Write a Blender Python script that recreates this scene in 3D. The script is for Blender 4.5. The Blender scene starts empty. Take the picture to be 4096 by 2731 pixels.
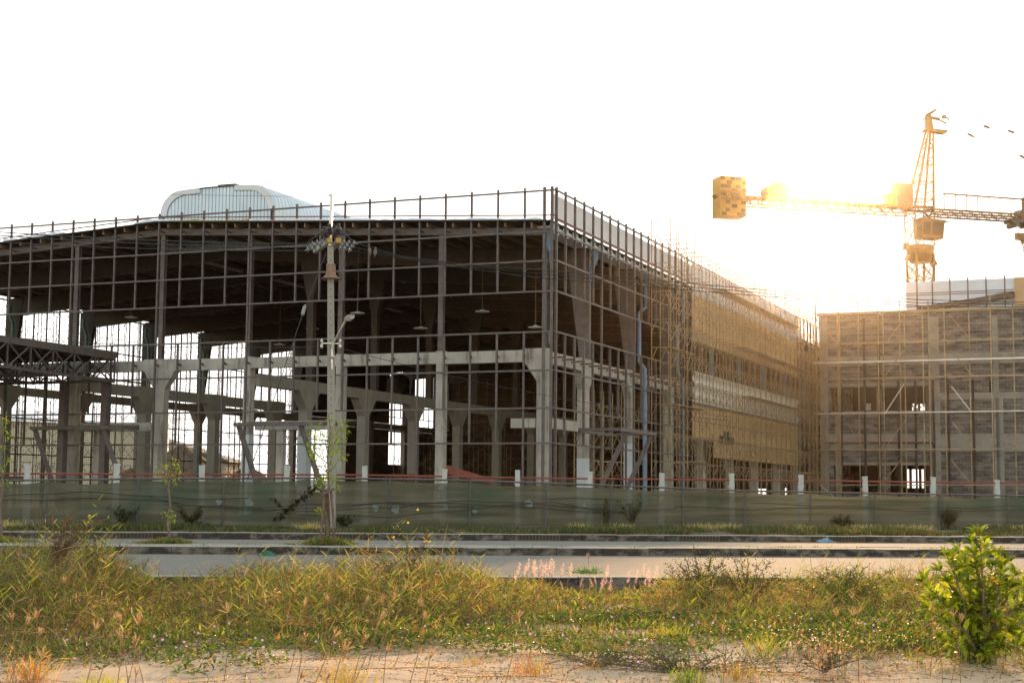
import bpy, math, random
import numpy as np
from mathutils import Vector, Matrix
R = math.radians
random.seed(7); rng = np.random.default_rng(11)
col = bpy.context.scene.collection
sc = bpy.context.scene

# ---------------------------------------------------------------- camera
F_PX, CX, CY = 6194.24, 2048.0, 1365.5           # focal length and centre in pixels of the 4096 wide photograph
CAM = Vector((0, 0, 1.3))
RIGHT = Vector((0.99996087, -0.000865151, 0.00880433))
UPV = Vector((-0.0088467337, -0.09778944, 0.9951678))
BACK = Vector((0.0, -0.99520675, -0.09779327))
cd = bpy.data.cameras.new('camera'); cam = bpy.data.objects.new('camera', cd); col.objects.link(cam)
cd.sensor_width = 36.0; cd.lens = 36.0*F_PX/4096; cd.clip_start = 0.1; cd.clip_end = 4000
m = Matrix((RIGHT, UPV, BACK)).transposed().to_4x4(); m.translation = CAM
cam.matrix_world = m
sc.camera = cam
cd.dof.use_dof = False

def ray(px, py):
    return RIGHT*(px-CX) + UPV*(CY-py) - BACK*F_PX
def P(px, py, Y):
    d = ray(px, py); return CAM + d*(Y/d.y)
def PZ(px, py, z):
    d = ray(px, py); return CAM + d*((z-CAM.z)/d.z)
def PL(px, py, pt, n):
    d = ray(px, py); return CAM + d*((pt-CAM).dot(n)/d.dot(n))
HAZE = 0.000075
OV = 4096/2352.0                                   # overview units used while measuring

# ---------------------------------------------------------------- light
SUN_EL, SUN_AZ = 10.9, 11.15
w = bpy.data.worlds.new('World'); sc.world = w; w.use_nodes = True
nt = w.node_tree; bg = nt.nodes['Background']
sky = nt.nodes.new('ShaderNodeTexSky'); sky.sky_type = 'NISHITA'; sky.sun_disc = False
sky.sun_elevation = R(SUN_EL); sky.sun_rotation = R(SUN_AZ); sky.dust_density = 1.5; sky.air_density = 1.0; sky.ozone_density = 0.6
tint = nt.nodes.new('ShaderNodeMix'); tint.data_type = 'RGBA'; tint.blend_type = 'MULTIPLY'; tint.inputs[0].default_value = 1.0; tint.inputs[7].default_value = (1.0, .82, .64, 1)
nt.links.new(sky.outputs[0], tint.inputs[6]); cap = nt.nodes.new('ShaderNodeMix'); cap.data_type = 'RGBA'; cap.blend_type = 'DARKEN'; cap.inputs[0].default_value = 1.0; cap.inputs[7].default_value = (2.7, 2.65, 2.55, 1)   # cap added to hold down the brightest sky, so thin outlines stay crisp
nt.links.new(tint.outputs[2], cap.inputs[6]); nt.links.new(cap.outputs[2], bg.inputs[0]); bg.inputs[1].default_value = 0.15
ld = bpy.data.lights.new('sun', 'SUN'); ld.energy = 1.3; ld.angle = R(0.6); ld.color = (1.0, 0.60, 0.28)
sun = bpy.data.objects.new('sun', ld); col.objects.link(sun)
sd = Vector((math.sin(R(SUN_AZ))*math.cos(R(SUN_EL)), math.cos(R(SUN_AZ))*math.cos(R(SUN_EL)), math.sin(R(SUN_EL))))
sun.rotation_euler = sd.to_track_quat('Z', 'Y').to_euler()
sc.view_settings.view_transform = 'Standard'; sc.view_settings.look = 'None'
sc.view_settings.exposure = 2.2; sc.view_settings.gamma = 1.0
try: sc.view_settings.use_curve_mapping = False
except Exception: pass
sc.render.engine = 'CYCLES'
sc.cycles.max_bounces = 6; sc.cycles.diffuse_bounces = 3; sc.cycles.transparent_max_bounces = 12; sc.cycles.volume_bounces = 1

# ---------------------------------------------------------------- helpers
def tag(o, label=None, cat=None, group=None, kind=None):
    if label: o['label'] = label
    if cat: o['category'] = cat
    if group: o['group'] = group
    if kind: o['kind'] = kind
    return o
def thing(name, label, cat, loc=(0, 0, 0), rz=0.0, group=None):
    o = bpy.data.objects.new(name, None); col.objects.link(o)
    o.location = loc; o.rotation_euler = (0, 0, rz); o.empty_display_size = 0.3
    o['_m'] = 1; del o['_m']
    MAT[o.name] = Matrix.Translation(Vector(loc)) @ Matrix.Rotation(rz, 4, 'Z')
    return tag(o, label, cat, group)
MAT = {}
def root_matrix(o):
    while o.parent: o = o.parent
    return MAT.get(o.name, Matrix.Identity(4))

class MB:
    def __init__(s): s.v = []; s.f = []
    def face(s, pts):
        n = len(s.v); s.v += [tuple(p) for p in pts]; s.f.append(tuple(range(n, n+len(pts)))); return s
    def hexa(s, c):   # 8 corners: bottom 4, top 4 (ccw)
        n = len(s.v); s.v += [tuple(p) for p in c]
        s.f += [(n, n+3, n+2, n+1), (n+4, n+5, n+6, n+7), (n, n+1, n+5, n+4), (n+1, n+2, n+6, n+5), (n+2, n+3, n+7, n+6), (n+3, n, n+4, n+7)]
        return s
    def box(s, x0, x1, y0, y1, z0, z1):
        return s.hexa([(x0, y0, z0), (x1, y0, z0), (x1, y1, z0), (x0, y1, z0), (x0, y0, z1), (x1, y0, z1), (x1, y1, z1), (x0, y1, z1)])
    def beam(s, p, q, w, h=None, w2=None, h2=None, up=(0, 0, 1)):
        h = w if h is None else h; w2 = w if w2 is None else w2; h2 = h if h2 is None else h2
        p = Vector(p); q = Vector(q); d = q-p
        if d.length < 1e-6: return s
        d.normalize(); u = Vector(up)
        if abs(d.dot(u)) > .99: u = Vector((0, 1, 0))
        a = d.cross(u).normalized(); b = a.cross(d).normalized()
        c = [p-a*w/2-b*h/2, p+a*w/2-b*h/2, p+a*w/2+b*h/2, p-a*w/2+b*h/2, q-a*w2/2-b*h2/2, q+a*w2/2-b*h2/2, q+a*w2/2+b*h2/2, q-a*w2/2+b*h2/2]
        return s.hexa(c)
    def tube(s, pts, r, n=6, cap=True):
        pts = [Vector(p) for p in pts]; k = len(pts); rs = r if isinstance(r, (list, tuple)) else [r]*k
        base = len(s.v); ref = None
        for i, p in enumerate(pts):
            d = (pts[min(i+1, k-1)]-pts[max(i-1, 0)]).normalized()
            if ref is None: ref = Vector((0, 0, 1)) if abs(d.z) < .9 else Vector((1, 0, 0))
            a = d.cross(ref).normalized(); b = a.cross(d).normalized(); ref = b if abs(d.dot(b)) < .9 else ref
            for j in range(n):
                t = 2*math.pi*j/n; s.v.append(tuple(p+(a*math.cos(t)+b*math.sin(t))*rs[i]))
        for i in range(k-1):
            for j in range(n):
                s.f.append((base+i*n+j, base+i*n+(j+1) % n, base+(i+1)*n+(j+1) % n, base+(i+1)*n+j))
        if cap:
            s.f.append(tuple(base+j for j in range(n))[::-1]); s.f.append(tuple(base+(k-1)*n+j for j in range(n)))
        return s
    def lathe(s, c, prof, n=12, axis=(0, 0, 1)):   # prof: (along, radius)
        c = Vector(c); d = Vector(axis).normalized()
        return s.tube([c+d*h for h, r in prof], [max(r, .001) for h, r in prof], n)
    def prism(s, poly, ext):   # closed polygon of 3d points, extruded by vector
        e = Vector(ext); n = len(s.v); k = len(poly)
        s.v += [tuple(p) for p in poly] + [tuple(Vector(p)+e) for p in poly]
        s.f.append(tuple(range(n, n+k))[::-1]); s.f.append(tuple(range(n+k, n+2*k)))
        for i in range(k): j = (i+1) % k; s.f.append((n+i, n+j, n+k+j, n+k+i))
        return s
    def wall(s, x0, x1, z0, z1, holes, y0, y1):   # slab in the local xz plane between y0 and y1, with rectangular holes
        xs = sorted(set([x0, x1]+[h[i] for h in holes for i in (0, 1) if x0 < h[i] < x1]))
        zs = sorted(set([z0, z1]+[h[i] for h in holes for i in (2, 3) if z0 < h[i] < z1]))
        def solid(i, j):
            if i < 0 or j < 0 or i >= len(xs)-1 or j >= len(zs)-1: return False
            cx = (xs[i]+xs[i+1])/2; cz = (zs[j]+zs[j+1])/2
            return not any(h[0] < cx < h[1] and h[2] < cz < h[3] for h in holes)
        for i in range(len(xs)-1):
            for j in range(len(zs)-1):
                if not solid(i, j): continue
                a, b, c, d = xs[i], xs[i+1], zs[j], zs[j+1]
                s.face([(a, y0, c), (b, y0, c), (b, y0, d), (a, y0, d)]); s.face([(b, y1, c), (a, y1, c), (a, y1, d), (b, y1, d)])
                if not solid(i-1, j): s.face([(a, y1, c), (a, y0, c), (a, y0, d), (a, y1, d)])
                if not solid(i+1, j): s.face([(b, y0, c), (b, y1, c), (b, y1, d), (b, y0, d)])
                if not solid(i, j-1): s.face([(a, y1, c), (b, y1, c), (b, y0, c), (a, y0, c)])
                if not solid(i, j+1): s.face([(a, y0, d), (b, y0, d), (b, y1, d), (a, y1, d)])
        return s
    def build(s, name, mat, parent=None, world=False, smooth=False):
        me = bpy.data.meshes.new(name)
        v = s.v
        if world and parent is not None:
            mi = root_matrix(parent).inverted(); v = [tuple(mi @ Vector(p)) for p in v]
        me.from_pydata(v, [], s.f); me.materials.append(mat)
        if smooth: me.polygons.foreach_set('use_smooth', [True]*len(me.polygons))
        o = bpy.data.objects.new(name, me); col.objects.link(o)
        if parent is not None: o.parent = parent
        return o

def quad_mesh(name, verts, quads, mat, colors=None, parent=None, world=True, smooth=False, tris=False):
    """numpy arrays to one mesh object"""
    verts = np.asarray(verts, dtype=np.float64)
    if world and parent is not None:
        mi = np.array(root_matrix(parent).inverted()); verts = verts @ mi[:3, :3].T + mi[:3, 3]
    k = 3 if tris else 4
    me = bpy.data.meshes.new(name); me.vertices.add(len(verts)); me.vertices.foreach_set('co', verts.astype(np.float32).ravel())
    q = np.asarray(quads, dtype=np.int32); me.loops.add(q.size); me.loops.foreach_set('vertex_index', q.ravel())
    me.polygons.add(len(q)); me.polygons.foreach_set('loop_start', np.arange(len(q), dtype=np.int32)*k)
    me.polygons.foreach_set('loop_total', np.full(len(q), k, dtype=np.int32))
    if smooth: me.polygons.foreach_set('use_smooth', np.ones(len(q), dtype=bool))
    me.update(calc_edges=True)
    if colors is not None:
        a = me.color_attributes.new('Col', 'FLOAT_COLOR', 'POINT')
        c = np.ones((len(verts), 4), dtype=np.float32); c[:, :3] = colors; a.data.foreach_set('color', c.ravel())
    me.materials.append(mat); me.validate()
    o = bpy.data.objects.new(name, me); col.objects.link(o)
    if parent is not None: o.parent = parent
    return o

def ribbons(base, d, L, W, colr, nseg=3, bend=0.5, side=None, bendv=None):
    """curved tapering blades. base (N,3) start, d (N,3) unit direction, L, W (N,). returns verts, quads, colours"""
    N = len(base); d = d/np.linalg.norm(d, axis=1, keepdims=True)
    if side is None:
        r = rng.normal(size=(N, 3)); side = np.cross(d, r)
    side /= np.linalg.norm(side, axis=1, keepdims=True)+1e-9
    if bendv is None:
        bendv = np.zeros((N, 3)); bendv[:, 2] = -1
    V = np.zeros((N, nseg+1, 2, 3)); bend = np.broadcast_to(bend, (N,))
    for i in range(nseg+1):
        t = i/nseg
        c = base + d*(L*t)[:, None] + bendv*(bend*L*t*t)[:, None]
        wv = W*(1-t**2.2)*min(1, .45+2.4*t)*.5 + 0.0004
        V[:, i, 0] = c-side*wv[:, None]; V[:, i, 1] = c+side*wv[:, None]
    idx = np.arange(N)[:, None]*(2*(nseg+1)); Q = []
    for i in range(nseg): Q.append(np.stack([idx[:, 0]+2*i, idx[:, 0]+2*i+1, idx[:, 0]+2*i+3, idx[:, 0]+2*i+2], 1))
    C = np.repeat(colr, 2*(nseg+1), axis=0)
    return V.reshape(-1, 3), np.concatenate(Q), C

def leaves(base, d, L, W, colr, fold=.25, droop=.25):
    """pointed oval leaves with a folded midrib"""
    N = len(base); d = d/np.linalg.norm(d, axis=1, keepdims=True)
    r = rng.normal(size=(N, 3)); r[:, 2] *= .3
    s = np.cross(d, np.array([0, 0, 1.0])+r*.45); s /= np.linalg.norm(s, axis=1, keepdims=True)+1e-9
    n = np.cross(s, d)
    L = L[:, None]; W = W[:, None]
    b = base; m1 = base+d*L*.32; m2 = base+d*L*.68-n*L*droop*.25; tip = base+d*L-n*L*droop
    l1 = m1-s*W*.46+n*W*fold; r1 = m1+s*W*.46+n*W*fold; l2 = m2-s*W*.38+n*W*fold; r2 = m2+s*W*.38+n*W*fold
    V = np.stack([b, l1, m1, r1, l2, m2, r2, tip], 1).reshape(-1, 3)
    i = np.arange(N)*8
    T = [(0, 2, 1), (0, 3, 2), (1, 2, 5), (1, 5, 4), (2, 3, 6), (2, 6, 5), (4, 5, 7), (5, 6, 7)]
    Q = np.concatenate([np.stack([i+a, i+b_, i+c], 1) for a, b_, c in T])
    return V, Q, np.repeat(colr, 8, axis=0)

def join(parts):
    V, Q, C, n = [], [], [], 0
    for v, q, c in parts: V.append(v); Q.append(q+n); C.append(c); n += len(v)
    return np.concatenate(V), np.concatenate(Q), np.concatenate(C)
def palette(n, cols, wts, var=.25):
    k = rng.choice(len(cols), size=n, p=np.array(wts)/sum(wts)); c = np.array(cols)[k]
    return np.clip(c*(1+rng.uniform(-var, var, (n, 1)))*(1+rng.uniform(-.08, .08, (n, 3))), 0, 1)

# ---------------------------------------------------------------- materials
def mat(name, c, rough=.7, metal=0.0, var=.2, scale=2.0, bump=0.0, stain=None, sscale=(1, 1, 1), samt=.5, trans=None, alpha=1.0, attr=False, spec=.5, detail=6, bscale=None, stain_lo=.5, c2=None, tamt=.4):
    m_ = bpy.data.materials.new(name); m_.use_nodes = True; n = m_.node_tree.nodes; l = m_.node_tree.links
    b = n['Principled BSDF']; out = n['Material Output']
    b.inputs['Roughness'].default_value = rough; b.inputs['Metallic'].default_value = metal; b.inputs['Specular IOR Level'].default_value = spec
    tc = n.new('ShaderNodeTexCoord')
    if attr:
        a = n.new('ShaderNodeAttribute'); a.attribute_name = 'Col'; csock = a.outputs['Color']
    else:
        nz = n.new('ShaderNodeTexNoise'); nz.inputs['Scale'].default_value = scale; nz.inputs['Detail'].default_value = detail
        l.new(tc.outputs['Object'], nz.inputs['Vector'])
        mr = n.new('ShaderNodeMapRange'); mr.inputs[1].default_value = .3; mr.inputs[2].default_value = .7; l.new(nz.outputs['Fac'], mr.inputs[0])
        mx = n.new('ShaderNodeMix'); mx.data_type = 'RGBA'; l.new(mr.outputs[0], mx.inputs[0])
        lo = c2 if c2 else [x*(1-var) for x in c]; hi = c if c2 else [min(1, x*(1+var)) for x in c]
        mx.inputs[6].default_value = (*lo, 1); mx.inputs[7].default_value = (*hi, 1); csock = mx.outputs[2]
        if stain:
            mp = n.new('ShaderNodeMapping'); mp.inputs['Scale'].default_value = sscale; l.new(tc.outputs['Object'], mp.inputs[0])
            n2 = n.new('ShaderNodeTexNoise'); n2.inputs['Scale'].default_value = 1.0; n2.inputs['Detail'].default_value = 8; n2.inputs['Roughness'].default_value = .65; l.new(mp.outputs[0], n2.inputs['Vector'])
            r2 = n.new('ShaderNodeMapRange'); r2.inputs[1].default_value = stain_lo; r2.inputs[2].default_value = stain_lo+.14; r2.inputs[4].default_value = samt; l.new(n2.outputs['Fac'], r2.inputs[0])
            mx2 = n.new('ShaderNodeMix'); mx2.data_type = 'RGBA'; l.new(r2.outputs[0], mx2.inputs[0]); l.new(csock, mx2.inputs[6]); mx2.inputs[7].default_value = (*stain, 1); csock = mx2.outputs[2]
    l.new(csock, b.inputs['Base Color'])
    if bump:
        nb = n.new('ShaderNodeTexNoise'); nb.inputs['Scale'].default_value = bscale or scale*6; nb.inputs['Detail'].default_value = 8; l.new(tc.outputs['Object'], nb.inputs['Vector'])
        bp = n.new('ShaderNodeBump'); bp.inputs['Strength'].default_value = bump; bp.inputs['Distance'].default_value = .02; l.new(nb.outputs['Fac'], bp.inputs['Height']); l.new(bp.outputs[0], b.inputs['Normal'])
    last = b.outputs[0]
    if trans:
        t = n.new('ShaderNodeBsdfTranslucent'); ms = n.new('ShaderNodeMixShader'); ms.inputs[0].default_value = tamt
        hs = n.new('ShaderNodeMix'); hs.data_type = 'RGBA'; hs.blend_type = 'MULTIPLY'; hs.inputs[0].default_value = 1.0; l.new(csock, hs.inputs[6]); hs.inputs[7].default_value = (*trans, 1)
        l.new(hs.outputs[2], t.inputs[0]); l.new(last, ms.inputs[1]); l.new(t.outputs[0], ms.inputs[2]); last = ms.outputs[0]
    if alpha < 1:
        tr = n.new('ShaderNodeBsdfTransparent'); ms = n.new('ShaderNodeMixShader'); ms.inputs[0].default_value = alpha
        l.new(tr.outputs[0], ms.inputs[1]); l.new(last, ms.inputs[2]); last = ms.outputs[0]
    l.new(last, out.inputs[0])
    return m_

def brick_mat(name, c1, c2, mortar, bw=.4, bh=.2, ms=.012, patch=None):
    m_ = bpy.data.materials.new(name); m_.use_nodes = True; n = m_.node_tree.nodes; l = m_.node_tree.links
    b = n['Principled BSDF']; b.inputs['Roughness'].default_value = .9; b.inputs['Specular IOR Level'].default_value = .2
    tc = n.new('ShaderNodeTexCoord'); sp = n.new('ShaderNodeSeparateXYZ'); l.new(tc.outputs['Object'], sp.inputs[0])
    ad = n.new('ShaderNodeMath'); ad.operation = 'ADD'; l.new(sp.outputs[0], ad.inputs[0]); l.new(sp.outputs[1], ad.inputs[1])
    cb = n.new('ShaderNodeCombineXYZ'); l.new(ad.outputs[0], cb.inputs[0]); l.new(sp.outputs[2], cb.inputs[1])
    br = n.new('ShaderNodeTexBrick'); l.new(cb.outputs[0], br.inputs['Vector']); br.inputs['Scale'].default_value = 1
    br.inputs['Color1'].default_value = (*c1, 1); br.inputs['Color2'].default_value = (*c2, 1); br.inputs['Mortar'].default_value = (*mortar, 1)
    br.inputs['Brick Width'].default_value = bw; br.inputs['Row Height'].default_value = bh; br.inputs['Mortar Size'].default_value = ms
    nz = n.new('ShaderNodeTexNoise'); nz.inputs['Scale'].default_value = .55; nz.inputs['Detail'].default_value = 7
    mp = n.new('ShaderNodeMapping'); mp.inputs['Scale'].default_value = (1, 1, 4.5); l.new(tc.outputs['Object'], mp.inputs[0]); l.new(mp.outputs[0], nz.inputs['Vector'])
    mr = n.new('ShaderNodeMapRange'); mr.inputs[1].default_value = .35; mr.inputs[2].default_value = .65; mr.inputs[3].default_value = .6; mr.inputs[4].default_value = 1.3; l.new(nz.outputs['Fac'], mr.inputs[0])
    mx = n.new('ShaderNodeMix'); mx.data_type = 'RGBA'; mx.blend_type = 'MULTIPLY'; mx.inputs[0].default_value = 1; l.new(br.outputs[0], mx.inputs[6]); l.new(mr.outputs[0], mx.inputs[7])
    l.new(mx.outputs[2], b.inputs['Base Color'])
    bp = n.new('ShaderNodeBump'); bp.inputs['Strength'].default_value = .5; bp.inputs['Distance'].default_value = .01; bp.invert = True; l.new(br.outputs['Fac'], bp.inputs['Height']); l.new(bp.outputs[0], b.inputs['Normal'])
    return m_

M = {}
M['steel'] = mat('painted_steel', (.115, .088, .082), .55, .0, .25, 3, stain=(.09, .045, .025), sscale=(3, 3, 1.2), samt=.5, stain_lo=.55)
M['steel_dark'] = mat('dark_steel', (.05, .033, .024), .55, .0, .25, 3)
M['rust'] = mat('rust_red_steel', (.20, .055, .035), .7, 0, .3, 4)
M['purlin'] = mat('purlin_steel', (.20, .12, .06), .55, .1, .25, 1)
M['concrete'] = mat('bare_concrete', (.44, .40, .35), .9, 0, .16, 1.3, .3, stain=(.14, .11, .085), sscale=(3.2, 3.2, .45), samt=.75, stain_lo=.53, spec=.2)
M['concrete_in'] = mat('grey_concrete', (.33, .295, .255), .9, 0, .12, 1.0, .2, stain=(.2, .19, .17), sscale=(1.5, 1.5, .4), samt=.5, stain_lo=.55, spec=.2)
M['white_paint'] = mat('pale_primer', (.58, .62, .66), .7, 0, .08, 1.5)
M['roof'] = mat('roof_sheet', (.045, .026, .015), .6, .2, .15, .6)
M['white_metal'] = mat('white_sheet_metal', (.74, .76, .80), .45, .0, .06, .8, stain=(.5, .5, .5), sscale=(.6, .6, .3), samt=.4, stain_lo=.56)
M['white_sheet'] = mat('translucent_white_sheet', (.86, .86, .90), .45, .0, .05, .8, trans=(1.0, .97, .95), tamt=.35)
M['blue_metal'] = mat('vent_sheet_metal', (.60, .68, .76), .4, .25, .08, .6, stain=(.5, .56, .62), sscale=(.8, .8, .3), samt=.5)
M['clad'] = mat('sun_glow_cladding', (.68, .47, .25), .5, .0, .10, .5, stain=(.50, .30, .10), sscale=(.3, .3, .5), samt=.5, trans=(1.0, .86, .62), tamt=.3)  # golden sun glow is put into the base colour
M['pale_clad'] = mat('pale_wavy_cladding', (.62, .57, .50), .4, .1, .1, .6)
M['foil'] = mat('insulation_foil', (.72, .74, .80), .4, .2, .15, 5, .6)
M['wool'] = mat('insulation_wool', (.42, .36, .14), .95, 0, .3, 9, .6)
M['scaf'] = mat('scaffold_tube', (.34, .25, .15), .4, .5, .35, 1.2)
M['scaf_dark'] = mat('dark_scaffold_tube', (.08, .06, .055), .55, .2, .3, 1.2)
M['galv'] = mat('galvanised_tube', (.62, .58, .52), .35, .6, .15, 1)
M['plank'] = mat('scaffold_plank', (.32, .24, .15), .85, 0, .3, 2)
M['pipe_blue'] = mat('blue_plastic_pipe', (.15, .24, .36), .45, 0, .1, 2)
M['pipe_teal'] = mat('teal_plastic_pipe', (.08, .22, .22), .45, 0, .1, 2)
M['dark'] = mat('dark_rubber_and_shade', (.03, .028, .027), .7, 0, .2, 3)
M['block'] = brick_mat('concrete_block', (.135, .115, .10), (.23, .20, .175), (.27, .24, .21), .62, .31, .02)
M['brick'] = brick_mat('red_brick', (.13, .065, .04), (.17, .085, .05), (.15, .11, .08), .42, .2, .02)
M['band'] = mat('concrete_band', (.34, .30, .25), .9, 0, .12, .9, .2, stain=(.20, .17, .14), sscale=(.8, .8, 1.6), samt=.6, stain_lo=.52, spec=.2)
M['crane'] = mat('yellow_crane_paint', (.22, .105, .012), .45, 0, .2, 1.0, stain=(.2, .10, .03), sscale=(.8, .8, .8), samt=.5, stain_lo=.56)
M['crane_dark'] = mat('crane_dark_grey', (.13, .10, .07), .5, 0, .2, 1)
M['ballast_a'] = mat('yellow_ballast', (.36, .21, .03), .8, 0, .15, 1.5)
M['ballast_b'] = mat('brown_ballast', (.09, .05, .02), .8, 0, .15, 1.5)
M['glass'] = mat('cab_glass', (.16, .10, .07), .15, 0, .1, 1)
M['earth'] = mat('heaped_earth', (.17, .12, .08), .95, 0, .35, 1.2, .8, spec=.1)
M['leaf'] = mat('leaf', (0, 0, 0), .45, attr=True, trans=(1.6, 1.6, .7), tamt=.5, spec=.4)
M['grass'] = mat('grass_blade', (0, 0, 0), .5, attr=True, trans=(1.65, 1.5, .85), tamt=.46, spec=.35)
M['bark'] = mat('bark', (.20, .15, .11), .9, 0, .3, 12, .6, spec=.1)
M['stake'] = mat('weathered_timber', (.17, .115, .085), .9, 0, .3, 6, .5, spec=.1)
M['wire'] = mat('black_cable', (.025, .022, .02), .6, 0, .1, 1)
M['porcelain'] = mat('brown_porcelain', (.06, .035, .028), .2, 0, .2, 3)
M['disc'] = mat('grey_porcelain', (.25, .24, .24), .25, 0, .2, 3)
M['orange'] = mat('orange_plate', (.55, .27, .04), .6, 0, .1, 3)
M['birds'] = mat('grey_feathers', (.26, .20, .18), .8, 0, .3, 20)
M['petal'] = mat('violet_petal', (.62, .42, .68), .6, 0, .1, 5, trans=(1.1, 1, 1.1))
M['yellow_petal'] = mat('yellow_petal', (.75, .50, .04), .6, 0, .1, 5, trans=(1.1, 1, .8))
M['seed'] = mat('dry_seed', (0, 0, 0), .7, attr=True, trans=(1.35, 1.15, .85), tamt=.5)
M['plume'] = mat('pink_plume', (0, 0, 0), .7, attr=True, trans=(1.5, 1.2, 1.1), tamt=.55)
M['bag_blue'] = mat('blue_plastic', (.16, .34, .42), .4, 0, .3, 8)
M['bag_green'] = mat('green_net_scrap', (.03, .16, .09), .6, 0, .3, 8)
M['white_post'] = mat('whitewashed_concrete', (.50, .49, .46), .85, 0, .1, 3, .2, stain=(.3, .28, .25), sscale=(6, 6, 1), samt=.5, stain_lo=.56)
M['red_rail'] = mat('red_pipe_rail', (.26, .065, .045), .6, 0, .2, 2)

# ================================================================ the large hall
C0 = P(2205, 1975, 80.0); C0.z = 0
RZ = math.atan2(-0.37611545, 0.92657281)
hall = thing('unfinished_hall', 'vast unfinished hall of grey steel and concrete frames under a dark low gable roof', 'building', C0, RZ)
def L(u, v, z): return (-u, v, z)
W_H, L_H, ZB = 49.0, 96.0, 8.85
UF = [0.6, 6.6, 12.7, 18.6, 24.5, 30.6, 36.7, 42.8, 48.4]
VF = [0.7, 7.3, 15.8, 24.3, 32.5, 40.7, 48.9, 57.1, 65.3, 73.5, 81.7, 89.9, 95.4]
VI = [6.8+7.5*k for k in range(12)]
def roof_z(u): return 15.46 + 1.34*(1-abs(u-24.5)/24.5)
GZ = [17.1, 14.94, 13.4, 11.8, 9.68, 7.67, 5.72, 3.91]

# facade columns: precast concrete with corbels, steel posts above
def conc_col(u, v, wu=.62, wv=.62, top=ZB, corb='', mt='concrete', cs=1.1, name='concrete_column'):
    b = MB(); x = -u
    b.box(x-wu/2, x+wu/2, v-wv/2, v+wv/2, -.2, top)
    z0, z1 = top-1.75, top-.65
    e = .004
    for s, k in (('l', -1), ('r', 1)):
        if s in corb:   # haunch growing out of the column in x
            b.prism([(x+k*wu/2, v-wv/2+e, z0), (x+k*(wu/2+cs), v-wv/2+e, z1), (x+k*(wu/2+cs), v-wv/2+e, top-.01), (x+k*wu/2, v-wv/2+e, top-.01)], (0, wv-2*e, 0))
    for s, k in (('f', -1), ('b', 1)):
        if s in corb:
            b.prism([(x-wu/2+e, v+k*wv/2, z0), (x-wu/2+e, v+k*(wv/2+cs), z1), (x-wu/2+e, v+k*(wv/2+cs), top-.01), (x-wu/2+e, v+k*wv/2, top-.01)], (wu-2*e, 0, 0))
    return b.build(name, M[mt], hall)
for i, u in enumerate(UF):
    cb = {0: 'l', 4: 'lr', 8: 'r'}.get(i, '')
    conc_col(u if i else .75, VF[0], .72 if i in (4,) else (.55 if i == 0 else .45), .5, ZB+.06, cb, cs=.75)
for j, v in enumerate(VF[1:]):
    conc_col(.85, v, .5, .68, ZB+.05, 'fb' if j % 2 == 0 else 'f', cs=.8)
    conc_col(48.4, v, .5, .6, ZB+.05, 'fb' if v < 60 else '', 'concrete_in', cs=.9)
for j, v in enumerate(VI):
    if v < 90: conc_col(18.4, v, .58, .62, 7.95, 'fb', 'concrete_in', cs=.95)
for v in (8, 16, 24): conc_col(30.8, v, .6, .6, 7.9, 'fb', 'concrete_in', cs=.8)
# white primer coat on a few column feet
for (u, v, wu, wv, h) in ((18.4, 6.8, .59, .63, 4.6), (.85, VF[1], .51, .69, 3.3), (.85, VF[2], .51, .69, 4.4), (18.6, VF[0], .47, .52, 4.5)):
    b = MB(); b.box(-u-wu/2, -u+wu/2, v-wv/2, v+wv/2, 0, h); b.build('primed_column_foot', M['white_paint'], hall)
# ring beams
for i in range(len(UF)-1):
    b = MB(); b.box(-UF[i+1]+.23+(.14 if i == 3 else 0), -UF[i]-.23-(.14 if i == 4 else 0), .47, .93, 8.2+.02*(i % 3), 8.83+.02*(i % 2)); b.build('floor_beam', M['concrete'], hall)
for j in range(len(VF)-1):
    b = MB(); b.box(-1.05, -.6, VF[j]+.345, VF[j+1]-.345, 8.16, 8.80); b.build('floor_beam', M['concrete'], hall)
    b = MB(); b.box(-48.65, -48.15, VF[j]+.305, VF[j+1]-.305, 8.2, 8.80); b.build('floor_beam', M['concrete_in'], hall)
for j in range(len(VI)-1):
    b = MB(); b.box(-18.7, -18.1, VI[j]+.315, VI[j+1]-.315, 7.3, 7.93); b.build('floor_beam', M['concrete_in'], hall)
b = MB(); b.box(-18.7, -18.1, VF[0]+.255, VI[0]-.315, 7.3, 7.93); b.build('floor_beam', M['concrete_in'], hall)
for v0, v1 in ((.7, 7.6), (8.4, 15.6), (16.4, 23.6)):
    b = MB(); b.box(-31.0, -30.6, v0+.4, v1, 7.2, 7.85); b.build('floor_beam', M['concrete_in'], hall)
# small lintels between facade columns
for u0, u1, z in ((24.9, 30.2, 5.0), (13.0, 18.2, 5.0), (1.2, 2.6, 5.0)):
    b = MB(); b.box(-u1, -u0, .75, 1.15, z-.25, z+.25); b.build('lintel', M['concrete'], hall)
for u in (29.0, 16.6): conc_col(u, 1.0, .42, .4, 4.75, '', 'concrete', name='door_post')
b = MB(); b.box(-1.05, -.62, 1.2, 6.8, 4.75, 5.3); b.build('lintel', M['concrete'], hall)
# steel posts standing on the concrete
def h_post(u, v, z0, z1, w=.34, d=.34, m_='steel', name='steel_post'):
    b = MB(); x = -u
    b.box(x-w/2, x+w/2, v-d/2, v-d/2+.03, z0, z1); b.box(x-w/2, x+w/2, v+d/2-.03, v+d/2, z0, z1); b.box(x-.015, x+.015, v-d/2+.03, v+d/2-.03, z0, z1)
    return b.build(name, M[m_], hall)
for i, u in enumerate(UF): h_post(u, .55, ZB+.06, roof_z(u)-.45, .28, .28)
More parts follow.
